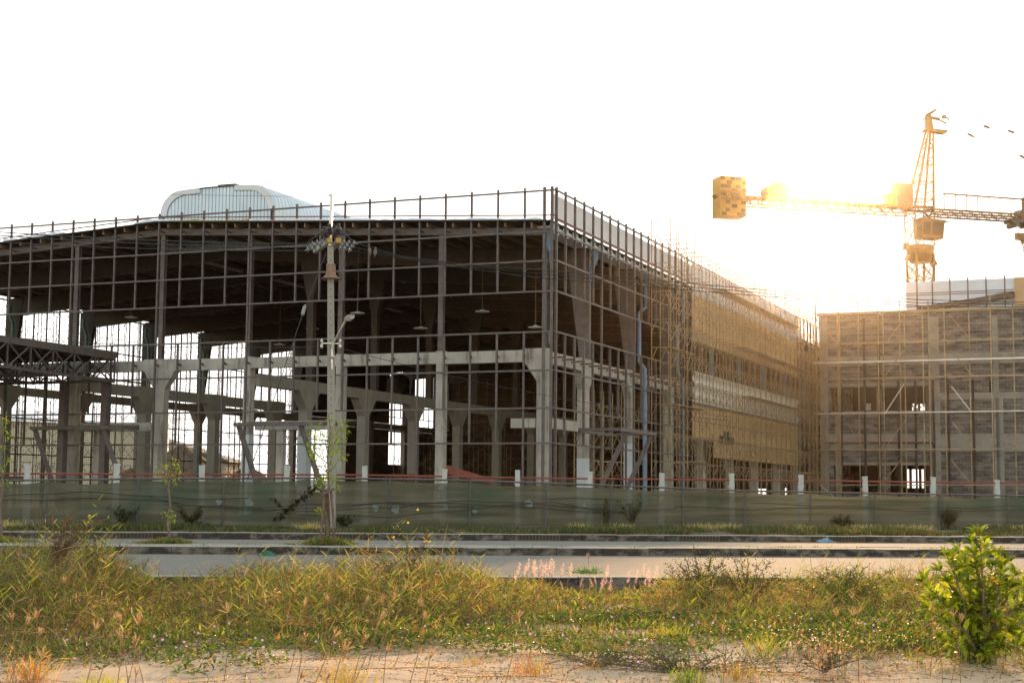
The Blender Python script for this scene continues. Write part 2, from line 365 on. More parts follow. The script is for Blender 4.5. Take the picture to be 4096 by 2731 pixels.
# tapered steel columns and portal rafters
for j, v in enumerate(VF[1:]):
    for u, s in ((.75, -1), (48.3, 1)):
        b = MB(); x = -u; z0, z1 = ZB+.05, roof_z(0)-.35
        xo = x-s*.22 if s == 1 else x+.22
        # outer edge straight, inner edge flares
        k = s
        b.prism([(x-.28*k, v-.16, z0), (x+.28*k, v-.16, z0), (x+1.15*k, v-.16, z1), (x-.28*k, v-.16, z1)], (0, .32, 0))
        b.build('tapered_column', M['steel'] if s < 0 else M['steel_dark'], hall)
    b = MB()
    for a, c in ((.6, 24.5), (48.4, 24.5)):
        za, zc = roof_z(a)-.3, roof_z(c)-.3; da, dc = 1.35, .75
        b.hexa([(-a, v-.13, za-da), (-c, v-.13, zc-dc), (-c, v+.13, zc-dc), (-a, v+.13, za-da), (-a, v-.13, za), (-c, v-.13, zc), (-c, v+.13, zc), (-a, v+.13, za)] if a > c else
               [(-c, v-.13, zc-dc), (-a, v-.13, za-da), (-a, v+.13, za-da), (-c, v+.13, zc-dc), (-c, v-.13, zc), (-a, v-.13, za), (-a, v+.13, za), (-c, v+.13, zc)])
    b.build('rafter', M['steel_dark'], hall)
    if v < 70:
        b = MB(); x = -18.4; z1 = roof_z(18.4)-1.1
        b.box(x-.22, x+.22, v-.2, v+.2, 7.96, z1-2.4); b.hexa([(x-.22, v-.2, z1-2.4), (x+.22, v-.2, z1-2.4), (x+.22, v+.2, z1-2.4), (x-.22, v+.2, z1-2.4), (x-.75, v-.2, z1), (x+.75, v-.2, z1), (x+.75, v+.2, z1), (x-.75, v+.2, z1)])
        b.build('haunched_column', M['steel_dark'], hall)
# gable rafter in the front
b = MB()
for a, c in ((0.2, 24.5), (24.5, 49)):
    za, zc = roof_z(a)-.14, roof_z(c)-.14
    b.hexa([(-c, .35, zc-.5), (-a, .35, za-.5), (-a, .65, za-.5), (-c, .65, zc-.5), (-c, .35, zc-.12), (-a, .35, za-.12), (-a, .65, za-.12), (-c, .65, zc-.12)])
b.build('gable_rafter', M['steel'], hall)
for k in range(32):
    u = 1.1+k*1.51
    b = MB(); z = roof_z(u)-.06; x = -u
    b.box(x-.035, x+.035, -.25, L_H-.3, z-.24, z-.02); b.box(x+.035, x+.12, -.25, L_H-.3, z-.24, z-.215)
    b.build('purlin', M['purlin'], hall)
for j, v in enumerate(VF[1:9]):   # thin roof bracing rods
    for a in (3, 27): b = MB(); b.beam(L(a, v, roof_z(a)-.55), L(a+8, v+7.6, roof_z(a+8)-.55), .035); b.build('roof_brace', M['purlin'], hall)
for u0, u1 in ((0, 24.5), (24.5, 49)):
    b = MB(); b.hexa([(-u1, -.35, roof_z(u1)), (-u0, -.35, roof_z(u0)), (-u0, L_H, roof_z(u0)), (-u1, L_H, roof_z(u1)), (-u1, -.35, roof_z(u1)+.06), (-u0, -.35, roof_z(u0)+.06), (-u0, L_H, roof_z(u0)+.06), (-u1, L_H, roof_z(u1)+.06)])
    b.build('roof', M['roof'], hall)
# crumpled foil and wool along the front roof edge
def edge_strip(u0, u1, m_, name, h, seed):
    rr = random.Random(seed); b = MB(); n = int((u1-u0)/.22); pf = []
    for i in range(n+1):
        u = u0+(u1-u0)*i/n; pf.append((u, h*(.55+.5*math.sin(u*1.7+seed)*.5+rr.uniform(-.2, .35))))
    for i in range(n):
        (a, ha), (c, hc) = pf[i], pf[i+1]
        za, zc = roof_z(a)+.06, roof_z(c)+.06
        b.hexa([(-c, -.42, zc), (-a, -.42, za), (-a, 2.2, za), (-c, 2.2, zc), (-c, -.36-.1*hc, zc+hc), (-a, -.36-.1*ha, za+ha), (-a, 2.0, za+ha*1.2), (-c, 2.0, zc+hc*1.2)])
    b.build(name, m_, hall)
edge_strip(.6, 18.2, M['foil'], 'foil_edge', .13, 1); edge_strip(18.3, 24.2, M['wool'], 'wool_edge', .10, 2); edge_strip(23.6, 26, M['foil'], 'foil_edge', .18, 4); edge_strip(31, 35.5, M['foil'], 'foil_edge', .2, 3)
# facade grid: mullions and girts
def mull(x, y, segs, w=.09, d=.12, m_='steel', name='mullion'):
    b = MB()
    for z0, z1 in segs: b.box(x-w/2, x+w/2, y-d/2, y+d/2, z0, z1)
    return b.build(name, M[m_], hall)
nm = 0
for k in range(1, 33):
    u = 1.525*k; c = any(abs(u-q) < .4 for q in UF)
    segs = [(11.8, 17.32)]
    if c: segs.append((9.68, 11.8))
    door = (24.9 < u < 30.2) or (13.0 < u < 18.2)
    segs.append((3.91 if (k % 4 in (1, 2, 3) and not door) else 5.72, 9.68))
    if c or k % 4 == 1 and not door: segs[-1] = (0, 9.68)
    mull(-u, -.15, segs)
for k in range(1, 64):
    v = 1.5*k
    if 26 < v < 60.2: continue
    c = any(abs(v-q) < .5 for q in VF)
    segs = [(11.8, 17.32)]
    if c: segs.append((9.68, 11.8))
    segs.append((0 if k % 4 in (0, 1) else (5.72 if k % 3 else 3.91), 9.68))
    mull(.15, v, segs, .12, .09)
for (x, y) in ((-.42, -.15), (.02, -.2), (.15, .12)): mull(x, y, [(0, 17.3)], .13, .13, name='corner_post')
for z in GZ:
    e = .003
    b = MB(); b.box(-49, .2, -.27, -.215, z-.045, z+.045); b.build('girt', M['steel'], hall)
    b = MB(); b.box(.215, .27, -.2, 26 if z < 17 else 96, z-.045, z+.045); b.build('girt', M['steel'], hall)
    if z < 17: b = MB(); b.box(.215, .27, 60.2, 96, z-.045, z+.045); b.build('girt', M['steel'], hall)
b = MB()
for a, c in ((-.2, 24.5), (24.5, 49)): b.beam((-a, -.24, roof_z(max(a, 0))+.3), (-c, -.24, roof_z(c)+.3), .05, .06)
b.build('roof_edge_rail', M['rust'], hall)
b = MB(); b.beam((.24, -.1, 15.6), (.24, 26, 15.6), .06, .08); b.build('roof_edge_rail', M['rust'], hall)
# stays from mullions back to the beams
b = MB()
for k in range(1, 26):
    u = 1.525*k
    b = MB(); b.beam((-u, -.1, 8.55), (-u-.18, .45, 8.5), .07, .09); b.build('girt_bracket', M['steel_dark'], hall)
    b = MB(); b.beam((-u, -.1, roof_z(u)-.5), (-u, .4, roof_z(u)-.5), .06, .06); b.build('girt_bracket', M['steel_dark'], hall)
for k in range(1, 17): b = MB(); b.beam((.12, 1.5*k, 8.5), (-.6, 1.5*k+.1, 8.5), .07, .09); b.build('girt_bracket', M['rust'], hall)
# corrugated parapet behind the right side grid
def corr(x, v0, v1, z0, z1, pitch=.25, dep=.03, mt='white_sheet', name='parapet_panel', horiz=False):
    b = MB()
    if not horiz:
        n = int((v1-v0)/(pitch/4)); ys = [v0+(v1-v0)*i/n for i in range(n+1)]
        off = [dep*(1 if (i//2) % 2 else 0) for i in range(n+1)]
        for i in range(n): b.face([(x+off[i], ys[i], z0), (x+off[i+1], ys[i+1], z0), (x+off[i+1], ys[i+1], z1), (x+off[i], ys[i], z1)])
    else:
        n = int((z1-z0)/(pitch/4)); zs = [z0+(z1-z0)*i/n for i in range(n+1)]
        off = [dep*(1 if (i//2) % 2 else 0) for i in range(n+1)]
        for i in range(n): b.face([(x+off[i], v0, zs[i]), (x+off[i], v1, zs[i]), (x+off[i+1], v1, zs[i+1]), (x+off[i+1], v0, zs[i+1])])
    o = b.build(name, M[mt], hall); md = o.modifiers.new('thick', 'SOLIDIFY'); md.thickness = .004
    return o
vv = .3
while vv < 60: corr(-.12, vv, vv+5.98, 15.65, 17.02); vv += 6.0
for k in range(0, 17):   # pale flashing sheets below the parapet, one per bay of the grid
    b = MB(); b.box(-.16, -.13, 1.5*k+.45, 1.5*k+1.3, 14.95+.05*(k % 3), 15.62); b.build('flashing_sheet', M['white_sheet'], hall)
b = MB(); b.box(-1.4, -.2, .4, 95, 15.2, 15.35); b.build('gutter', M['white_metal'], hall)
# cladding on the right side
corr(.30, 26, 60.5, 14.85, 17.05, .35, .04, 'white_sheet', 'cladding_panel', True)
for v0 in (26, 37.5, 49): corr(.30, v0, v0+(11.4 if v0 < 49 else 11.5), 11.75, 14.82, .22, .035, 'clad', 'cladding_panel', True)
for v0, n_ in ((26, 1), (37.5, 2), (49, 3)): corr(.33, v0, v0+11.45, 7.5, 9.65, .75, .10, 'pale_clad', 'cladding_panel', True)
for z0, z1 in ((3.95, 5.1), (5.15, 6.3), (6.35, 7.45)):
    for v0, v1 in ((26, 43), (43.05, 60.5)):
        if z0 < 4 and v0 < 30: v0 = 31.5
        corr(.30, v0, v1, z0, z1, .2, .035, 'clad', 'cladding_panel', True)
for x0, x1, z0, z1 in ((.2, .28, 5.02, 5.2), (.2, .28, 6.25, 6.4), (.38, .46, 7.4, 7.55), (.2, .26, 11.62, 11.74)): b = MB(); b.box(x0, x1, 26, 60.5, z0, z1); b.build('girt', M['steel'], hall)
b = MB(); b.box(.36, .44, 33.0, 37.0, 5.0, 5.55); b.box(.36, .44, 34.2, 35.5, 5.56, 5.9); b.build('sheet_patch', M['steel_dark'], hall)
# rain pipes
def pipe(pts, r=.11, m_='pipe_blue'): MB().tube(pts, r, 8).build('rain_pipe', M[m_], hall)
pipe([(-.05, 7.0, 15.1), (-.05, 7.0, 14.4), (-.25, 7.0, 14.0), (-.25, 7.0, 13.2)], .13)
for v in (16.7, 25.1): pipe([(-.05, v, 14.9), (-.05, v, 12.9), (-.35, v-.5, 12.5), (-.35, v-.5, 9.5), (.0, v-.5, 9.0), (.0, v-.5, .3)], .13)
for v in VF[4:9]: pipe([(-.05, v, 12), (-.05, v, 8)], .14)
pipe([(-.3, .1, 15), (-.3, .1, 14.2), (-.15, .1, 13.9), (-.15, .1, 13.3)], .1); pipe([(-.25, .35, 9.8), (-.25, .35, 9.1)], .1)
for v in VF[2:7]: pipe([(-47.9, v-.6, 14.6), (-47.9, v-.6, 13.9), (-47.6, v-.6, 13.3), (-47.6, v-.6, 9.4), (-48.0, v-.6, 8.8), (-48.0, v-.6, .3)], .12, 'pipe_teal')
# left long wall: thin grid, partly bricked up; rear gable wall
b = MB()
for k in range(0, 64):
    v = 1.5*k; b.box(-49.3, -49.2, v-.04, v+.04, 9.7 if k % 2 else .0, 16.0)
for z in (15.2, 12.4, 9.7, 6.6, 3.9): b.box(-49.2, -49.14, 0, 96, z-.045, z+.045)
b.build('rear_grid', M['steel_dark'], hall)
for v0, v1 in ((59, 79), (83, 85.5), (92, 96)): b = MB(); b.box(-49.1, -48.9, v0, v1, 8.9, 15.4); b.build('side_wall', M['roof'], hall)
def wall_side(x, v0, v1, z0, z1, holes, mt, name, thick=.2):
    b = MB(); b.wall(v0, v1, z0, z1, holes, 0, thick); b.v = [(x+p[1], p[0], p[2]) for p in b.v]; b.f = [f[::-1] for f in b.f]; return b.build(name, M[mt], hall)
wall_side(-48.9, 66, 96, 0, 8.2, [(67.2, 68.6, 3.6, 8.0), (78.5, 83.5, 4.4, 8.0)], 'brick', 'brick_wall')
b = MB(); b.wall(-48.8, -.4, 0, 15.4, [(-13.5, -12.3, 8.4, 9.9), (-40, -38, 0, 3.2), (-11.2, -10.2, 1.4, 2.1), (-8.6, -7.9, 1.4, 2.2)], 94.6, 94.8); b.prism([(-48.8, 94.61, 15.41), (-.4, 94.61, 15.41), (-24.5, 94.61, 16.75)], (0, .18, 0)); b.build('rear_wall', M['brick'], hall)
b = MB(); b.wall(-48, -20, 0, 3.0, [], 76, 76.2); b.build('low_wall', M['band'], hall)
wall_side(-17.9, 60, 94, 0, 7.2, [(62, 64.5, 0, 2.9), (70, 72, 0, 2.9), (80, 83, 3.6, 5.4)], 'brick', 'brick_wall')
b = MB()
for k in range(40): b.box(-48.5+k*1.2-.03, -48.5+k*1.2+.03, 94.3, 94.4, 8.2, 15.3)
for z in (9.7, 12.4): b.box(-48.5, -1, 94.24, 94.3, z-.05, z+.05)
b.build('rear_grid', M['purlin'], hall)
b = MB(); b.box(-48.3, -.5, .3, 95, -.15, -.01); b.build('ground_slab', M['earth'], hall)
# recessed unclad end of the long side
b = MB(); b.wall(60.8, 96, 0, 15.4, [(64+k*4.2, 66.6+k*4.2, 9.6, 12.2) for k in range(7)]+[(64+k*4.2, 66.8+k*4.2, .2, 3.4) for k in range(7)], 0, .2)
b.v = [(-1.8+p[1], p[0], p[2]) for p in b.v]; b.f = [f[::-1] for f in b.f]; b.build('side_wall', M['block'], hall)
# entrance portal frames
for u0, u1, z, dpt in ((25.3, 31.8, 4.85, 1.7), (12.4, 18.0, 4.95, 1.7)):
    b = MB()
    b.beam(L(u0, -dpt, z), L(u1, -dpt, z), .16, .2); b.beam(L(u0, -.3, z+.12), L(u1, -.3, z+.12), .16, .16)
    for u in (u0, u1): b.beam(L(u, -dpt, z), L(u, -.3, z), .14)
    b.beam(L(u1-.2, -dpt+.1, z), L(u1-1.4, -.35, 0), .2, .26); b.beam(L(u0+1.5, -dpt+.1, z), L(u0+.2, -.35, 0), .2, .26)
    b.build('portal_frame', M['steel'], hall)
b = MB(); z = 4.75
b.beam((.3, 3.3, z), (2.6, 3.3, z), .16); b.beam((.3, 9.8, z), (2.6, 9.8, z), .16); b.beam((2.6, 3.3, z), (2.6, 9.8, z), .16, .2); b.beam((.35, 3.3, z-.1), (.35, 9.8, z-.1), .14)
b.beam((2.5, 5.0, z), (.4, 4.3, 0), .22, .26); b.beam((2.5, 9.6, z), (.4, 8.9, 0), .22, .26)
b.build('portal_frame', M['steel'], hall)
# ridge ventilator
def vent_prof(n=14):
    hw, z0, z1, r = 4.1, 16.2, 20.0, 1.5
    pts = [(-hw, z0), (-hw, z1-r)]
    for i in range(1, n): t = math.pi/2*i/n; pts.append((-hw+r*(1-math.cos(t)), z1-r+r*math.sin(t)))
    for i in range(0, 9): s = i/8; pts.append((-hw+r+(2*hw-2*r)*s, z1+.10*math.sin(math.pi*s)))
    for i in range(n-1, 0, -1): t = math.pi/2*i/n; pts.append((hw-r*(1-math.cos(t)), z1-r+r*math.sin(t)))
    pts += [(hw, z1-r), (hw, z0)]
    return pts
pr = vent_prof(); VU, V0, V1 = 24.5, 5.9, 62.0
b = MB(); nseg = int((V1-V0)/.11); n0 = len(pr)
for i in range(nseg+1):
    y = V0+(V1-V0)*i/nseg; s = 1+(.010 if (i//2) % 2 else 0)
    for (x, z) in pr: b.v.append((-VU+x*s, y, 18+(z-18)*s))
for i in range(nseg):
    for j in range(n0-1): b.f.append((i*n0+j, (i+1)*n0+j, (i+1)*n0+j+1, i*n0+j+1))
ventshell = b.build('ridge_vent', M['blue_metal'], hall)
md = ventshell.modifiers.new('thick', 'SOLIDIFY'); md.thickness = .02
b = MB()   # ribbed end wall, each rib a pan between two grooves
zt = lambda x: max(z for (a, z) in [(pr[i][0]+(pr[i+1][0]-pr[i][0])*t/6, pr[i][1]+(pr[i+1][1]-pr[i][1])*t/6) for i in range(1, n0-2) for t in range(7)] if abs(a-x) < .12)
x = -3.85
while x < 3.8:
    x2 = min(x+.25, 3.85); z1, z2 = zt(x)-.05, zt(x2)-.05
    b.face([(-VU+x, V0+.12, 16.1), (-VU+x2-.06, V0+.12, 16.1), (-VU+x2-.06, V0+.12, z2), (-VU+x, V0+.12, z1)])
    b.face([(-VU+x2-.06, V0+.12, 16.1), (-VU+x2-.03, V0+.20, 16.1), (-VU+x2-.03, V0+.20, z2), (-VU+x2-.06, V0+.12, z2)])
    b.face([(-VU+x2-.03, V0+.20, 16.1), (-VU+x2, V0+.12, 16.1), (-VU+x2, V0+.12, z2), (-VU+x2-.03, V0+.20, z2)])
    x = x2
o = b.build('end_wall', M['blue_metal'], ventshell)
for side_ in (-1, 1):
  b = MB()   # flange around each shoulder of the end
  for i in range(1, n0-2):
    (x0, z0), (x1, z1) = pr[i], pr[i+1]
    if x0*side_ < (1.9 if side_ < 0 else 1.2): continue
    sx0 = x0*.90; sz0 = 18+(z0-18)*.86; sx1 = x1*.90; sz1 = 18+(z1-18)*.86
    b.hexa([(-VU+sx0, V0+.02, sz0), (-VU+x0, V0-.03, z0), (-VU+x0, V0+.06, z0), (-VU+sx0, V0+.08, sz0), (-VU+sx1, V0+.02, sz1), (-VU+x1, V0-.03, z1), (-VU+x1, V0+.06, z1), (-VU+sx1, V0+.08, sz1)])
  b.build('flange', M['white_metal'], ventshell)
b = MB(); b.box(-VU+.1, -VU+1.4, V0-.1, V0+.5, 20.12, 20.17); b.build('cap_plate', M['steel_dark'], ventshell)
# hanging lamps under the roof
LAMPS = [(1430, 1255, 92, 'beside the upper part of the power pole'), (1682, 1315, 96, 'fourth disc from left'), (1929, 1248, 93, 'left of the bay nearest the corner'), (2142, 1311, 90, 'just left of the building corner'), (1250, 1316, 104, 'behind the stay wire'), (1118, 1380, 112, 'lowest, at left'), (524, 1271, 108, 'over the left canopy')]
lamp0 = None
for (px, py, Y, where) in LAMPS:
    p = P(px, py, Y); t = thing('pendant_lamp', 'rod lamp with flat disc under the roof, '+where, 'hanging lamp', p, 0, 'lamps hanging under the hall roof')
    q = hall.location; rel = Matrix.Rotation(-RZ, 3, 'Z') @ (p-C0); top = roof_z(-rel.x)-.3-p.z
    if lamp0 is None:
        a = MB(); a.beam((0, 0, .05), (0, 0, 4.3), .045); r0 = a.build('rod', M['purlin'], t)
        a = MB(); a.lathe((0, 0, 0), [(0, .42), (.05, .45), (.10, .2), (.16, .05)], 12); d0 = a.build('disc', M['white_metal'], t); lamp0 = (r0, d0)
    else:
        for s in lamp0:
            c = s.copy(); col.objects.link(c); c.parent = t
            if s is lamp0[0]: c.scale.z = top/4.3
    if lamp0[0].parent is t: lamp0[0].scale.z = top/4.3

# ================================================================ ground, roads, kerbs
SL = 0.13
def ry(Y0, x): return Y0+SL*x
ROADTONE = mat('asphalt', (.25, .225, .19), .85, 0, .10, 6, .35, stain=(.18, .168, .15), sscale=(.25, 1.2, 1), samt=.5, stain_lo=.55, spec=.12, bscale=160)
SAND = mat('sandy_soil', (.66, .46, .30), .95, 0, .16, 1.2, .6, stain=(.27, .19, .13), sscale=(1.1, 1.6, 1), samt=.75, stain_lo=.56, spec=.15, bscale=45)
DIRT = mat('verge_soil', (.15, .12, .085), .95, 0, .3, 1.5, .5, spec=.1)
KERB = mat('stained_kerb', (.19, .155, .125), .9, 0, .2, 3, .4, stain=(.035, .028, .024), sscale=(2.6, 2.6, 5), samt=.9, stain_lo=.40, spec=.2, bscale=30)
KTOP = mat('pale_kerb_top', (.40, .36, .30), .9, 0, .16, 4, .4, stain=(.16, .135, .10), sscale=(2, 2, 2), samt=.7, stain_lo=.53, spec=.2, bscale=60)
def gz(x, y):
    return -.10+.035*np.sin(x*.9+1.3)*np.sin(y*.7)+.02*np.sin(x*2.3+y*1.9)+.012*np.sin(x*5.1-y*4.2)
# one wide sheet below everything
b = MB(); n = 40
b.face([(-400, 43.0-400*SL*0, -.32), (400, 43.0, -.32), (400, 740, -.32), (-400, 740, -.32)]); b.face([(-400, -30, -.32), (400, -30, -.32), (400, 43, -.32), (-400, 43, -.32)])
o = b.build('ground', DIRT); tag(o, None, None, None, 'structure')
# sandy foreground plot, finely modelled
nx, ny = 260, 260
xs = np.linspace(-16, 17, nx); ys = np.linspace(2, 21, ny)
X, Y = np.meshgrid(xs, ys); Yw = np.minimum(Y+SL*X*np.clip((Y-14)/8, 0, 1), 30)
Z = gz(X, Yw)+rng.normal(0, .0035, X.shape)
for i in range(60):
    cx, cy, r, a = rng.uniform(-8, 9), rng.uniform(7, 16), rng.uniform(.15, .6), rng.uniform(-.02, .03); Z += a*np.exp(-((X-cx)**2+(Yw-cy)**2)/r**2)
edge = np.clip((Y-20.2)/.6, 0, 1); Z = Z*(1-edge)+(-.14)*edge
V = np.stack([X, Yw, Z], -1).reshape(-1, 3); i = (np.arange(ny-1)[:, None]*nx+np.arange(nx-1)[None]).ravel()
o = quad_mesh('sandy_ground', V, np.stack([i, i+1, i+nx+1, i+nx], 1), SAND, smooth=True); tag(o, None, None, None, 'structure')
def strip(name, Y0, Y1, z, m_, x0=-60, x1=70, seg=1):
    b = MB(); n = seg
    for i in range(n):
        a = x0+(x1-x0)*i/n; c = x0+(x1-x0)*(i+1)/n
        b.face([(a, ry(Y0, a), z), (c, ry(Y0, c), z), (c, ry(Y1, c), z), (a, ry(Y1, a), z)])
    return tag(b.build(name, m_), None, None, None, 'structure')
strip('road', 22.95, 33.2, 0.0, ROADTONE); strip('road', 34.75, 43.5, 0.0, ROADTONE)
def kerb(Y0, Y1, z0, z1, seed, x0=-60, x1=70, L_=1.0):
    """cast kerb in one-metre lengths with open joints and slightly uneven faces"""
    rr = random.Random(seed); b = MB(); t = MB(); x = x0
    while x < x1:
        c = x+L_-.012; dz = rr.uniform(-.006, .006); dy = rr.uniform(-.008, .008)
        A = lambda X_, Y_, z: (X_, ry(Y_+dy, X_), z)
        b.hexa([A(x, Y0, z0), A(c, Y0, z0), A(c, Y1, z0), A(x, Y1, z0), A(x, Y0+.02, z1+dz-.012), A(c, Y0+.02, z1+dz-.012), A(c, Y1, z1+dz-.012), A(x, Y1, z1+dz-.012)])
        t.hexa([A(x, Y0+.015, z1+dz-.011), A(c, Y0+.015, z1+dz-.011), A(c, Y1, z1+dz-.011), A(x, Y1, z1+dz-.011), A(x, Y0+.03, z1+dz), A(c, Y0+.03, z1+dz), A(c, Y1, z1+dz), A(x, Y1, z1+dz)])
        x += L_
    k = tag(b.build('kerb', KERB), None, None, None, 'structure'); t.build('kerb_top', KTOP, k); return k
kerb(22.62, 22.95, -.3, .105, 1); kerb(33.2, 33.5, -.05, .165, 2); kerb(34.45, 34.75, -.05, .165, 5)
kerb(43.5, 43.95, -.05, .18, 3)
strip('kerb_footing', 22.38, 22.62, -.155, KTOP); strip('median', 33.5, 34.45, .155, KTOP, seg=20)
b = MB()
for i in range(60):
    a = -60+2.2*i; c = a+2.2
    b.face([(a, ry(43.95, a), .165), (c, ry(43.95, c), .165), (c, ry(47.5, c)+.12*c, .24), (a, ry(47.5, a)+.12*a, .24)])
    b.face([(a, ry(47.5, a)+.12*a, .24), (c, ry(47.5, c)+.12*c, .24), (c, ry(62, c)+.12*c, .05), (a, ry(62, a)+.12*a, .05)])
tag(b.build('verge', DIRT), None, None, None, 'structure')
# drain gratings in the far kerb
GR = [(585, 'nearest the slim young tree'), (1385, 'just right of the staked tree'), (2155, 'under the building corner'), (2800, 'below the scaffolded side'), (3402, 'beside the blue plastic scrap'), (3987, 'farthest right, behind the leafy bush')]
g0 = None
for px, where in GR:
    pt = P(px, 2150, 44); x = pt.x; y = ry(43.5, x)
    if g0 is None:
        t = thing('drain_grate', 'rusty drain inlet in the far kerb, '+where, 'drain grate', (x, y, 0), math.atan(SL), 'drain inlets in the far kerb')
        b = MB(); b.box(-.58, .58, -.012, .02, .02, .145); pl = b.build('recess_shade', M['dark'], t)  # solid dark plate painted as the shade inside the drain opening
        b = MB(); b.box(-.6, .6, -.03, -.005, .145, .165); b.box(-.6, .6, -.03, -.005, .01, .03)
        for k in range(13): b.box(-.58+k*.095, -.56+k*.095, -.03, -.012, .03, .145)
        gr = b.build('grating', M['earth'], t)
        b = MB(); b.box(-1.0, -.6, -.016, .02, -.02, .155); b.box(.6, 1.0, -.016, .02, -.02, .155); sr = b.build('concrete_surround', KERB, t)
        g0 = (pl, gr, sr)
    else:
        t = thing('drain_grate', 'rusty drain inlet in the far kerb, '+where, 'drain grate', (x, y, 0), math.atan(SL), 'drain inlets in the far kerb')
        for s in g0: c = s.copy(); col.objects.link(c); c.parent = t

# ================================================================ mesh fence and boundary posts
def fy(x): return 49.2+.25*x
FTOP = [(-60, 1104), (0, 1104), (350, 1100), (700, 1098), (1000, 1102), (1200, 1108), (1400, 1115), (1700, 1127), (2000, 1133), (2352, 1139), (2600, 1142)]
fx = [a*OV for a, _ in FTOP]; fyy = [c*OV for _, c in FTOP]
def on_fence(px, off=0.0):   # ground point and top height of the fence at a picture column
    y = 49.0
    for _ in range(12):
        d = ray(px, 1980); x = d.x/d.y*y; y = fy(x)+off
    return x, y
def ftop(px): x, y = on_fence(px); return P(px, float(np.interp(px, fx, fyy)), y).z
NET = bpy.data.materials.new('green_shade_net'); NET.use_nodes = True; n = NET.node_tree.nodes; l = NET.node_tree.links
pb = n['Principled BSDF']; pb.inputs['Roughness'].default_value = .8; pb.inputs['Specular IOR Level'].default_value = .15
tc = n.new('ShaderNodeTexCoord'); mp = n.new('ShaderNodeMapping'); mp.inputs['Scale'].default_value = (.35, .35, 5.5); l.new(tc.outputs['Object'], mp.inputs[0])
nz = n.new('ShaderNodeTexNoise'); nz.inputs['Scale'].default_value = 1; nz.inputs['Detail'].default_value = 7; l.new(mp.outputs[0], nz.inputs[0])
cr = n.new('ShaderNodeValToRGB'); l.new(nz.outputs[0], cr.inputs[0]); e = cr.color_ramp.elements
e[0].position = .3; e[0].color = (.088, .086, .055, 1); e[1].position = .7; e[1].color = (.185, .172, .12, 1)
mp2 = n.new('ShaderNodeMapping'); mp2.inputs['Scale'].default_value = (.45, .45, .8); l.new(tc.outputs['Object'], mp2.inputs[0])
nz2 = n.new('ShaderNodeTexNoise'); nz2.inputs['Scale'].default_value = 1; nz2.inputs['Detail'].default_value = 4; l.new(mp2.outputs[0], nz2.inputs[0])
mr = n.new('ShaderNodeMapRange'); mr.inputs[1].default_value = .5; mr.inputs[2].default_value = .68; mr.inputs[4].default_value = .6; l.new(nz2.outputs[0], mr.inputs[0])
mx = n.new('ShaderNodeMix'); mx.data_type = 'RGBA'; l.new(mr.outputs[0], mx.inputs[0]); l.new(cr.outputs[0], mx.inputs[6]); mx.inputs[7].default_value = (.055, .105, .068, 1); l.new(mx.outputs[2], pb.inputs['Base Color'])
tl = n.new('ShaderNodeBsdfTranslucent'); l.new(mx.outputs[2], tl.inputs[0]); m1 = n.new('ShaderNodeMixShader'); m1.inputs[0].default_value = .35; l.new(pb.outputs[0], m1.inputs[1]); l.new(tl.outputs[0], m1.inputs[2])
tr = n.new('ShaderNodeBsdfTransparent'); m2 = n.new('ShaderNodeMixShader'); m2.inputs[0].default_value = .88; l.new(tr.outputs[0], m2.inputs[1]); l.new(m1.outputs[0], m2.inputs[2]); l.new(m2.outputs[0], n['Material Output'].inputs[0])
fx0, fy0 = on_fence(0)
fence = thing('mesh_fence', 'long green shade-net site fence sagging from a thin grey top rail behind the kerb', 'fence', (fx0, fy0, 0.2), 0)
N_ = 620; pxs = np.linspace(-120, 4300, N_); rows = 26; V = np.zeros((N_, rows, 3))
PX = [-18, 185, 548, 892, 1227, 1555, 1878, 2182, 2442, 2730, 2978, 3240, 3500, 3760, 4030, 4290]
for i, px in enumerate(pxs):
    x, y = on_fence(px); zt_ = ftop(px)-.03; k = np.searchsorted(PX, px); 
    a, c = (PX[max(k-1, 0)], PX[min(k, len(PX)-1)]); s = (px-a)/max(c-a, 1); sag = .10*math.sin(math.pi*min(max(s, 0), 1))*(.4+.6*((k*37) % 5)/4)
    for j in range(rows):
        t = j/(rows-1); z = .16+(zt_-sag-.16)*t
        wob = .02*math.sin(px*.012+t*7)+.008*math.sin(px*.031-t*15+k)+.006*math.sin(z*13+px*.006)
        V[i, j] = (x, y-.05+wob+.05*math.sin(t*math.pi)*math.sin(k*2.1), z)
I = (np.arange(N_-1)[:, None]*rows+np.arange(rows-1)[None]).ravel()
quad_mesh('netting', V.reshape(-1, 3), np.stack([I, I+rows, I+rows+1, I+1], 1), NET, parent=fence, smooth=True)
POSTM = mat('fence_post_steel', (.09, .085, .08), .6, 0, .2, 3)
for px in PX:
    x, y = on_fence(px, -.12); b = MB(); b.tube([(x, y, 0), (x+.02, y+.06, ftop(px)+.04)], .03, 8); b.build('post', POSTM, fence, world=True)
b = MB(); b.tube([(*on_fence(px, .02), ftop(px)+.01) for px in np.linspace(-120, 4300, 40)], .03, 8); b.build('top_rail', M['steel'], fence, world=True)
MILK = mat('milky_plastic', (.20, .23, .21), .6, 0, .2, 6, trans=(1, 1, 1), tamt=.3); rr = random.Random(3)   # torn white patches stuck on the net
for px, py, r in [(870*1.74, 1278*1.74, .0)]+[(1503, 2032, .16), (1582, 2038, .17), (1765, 1950, .12), (1783, 2028, .10), (1900, 2042, .12), (2115, 2012, .17), (1000, 2010, .16), (880, 2008, .14), (2335, 2018, .1), (1755, 1985, .06)]:
    if r == 0: continue
    x, y = on_fence(px); p = P(px, py, y); pts = []
    for k in range(9): t = k/9*2*math.pi; q = r*rr.uniform(.55, 1.05); pts.append((p.x+q*math.cos(t)*.9, y-.13, p.z+q*math.sin(t)*.85))
    b = MB(); b.face(pts); b.build('torn_patch', MILK, fence, world=True)
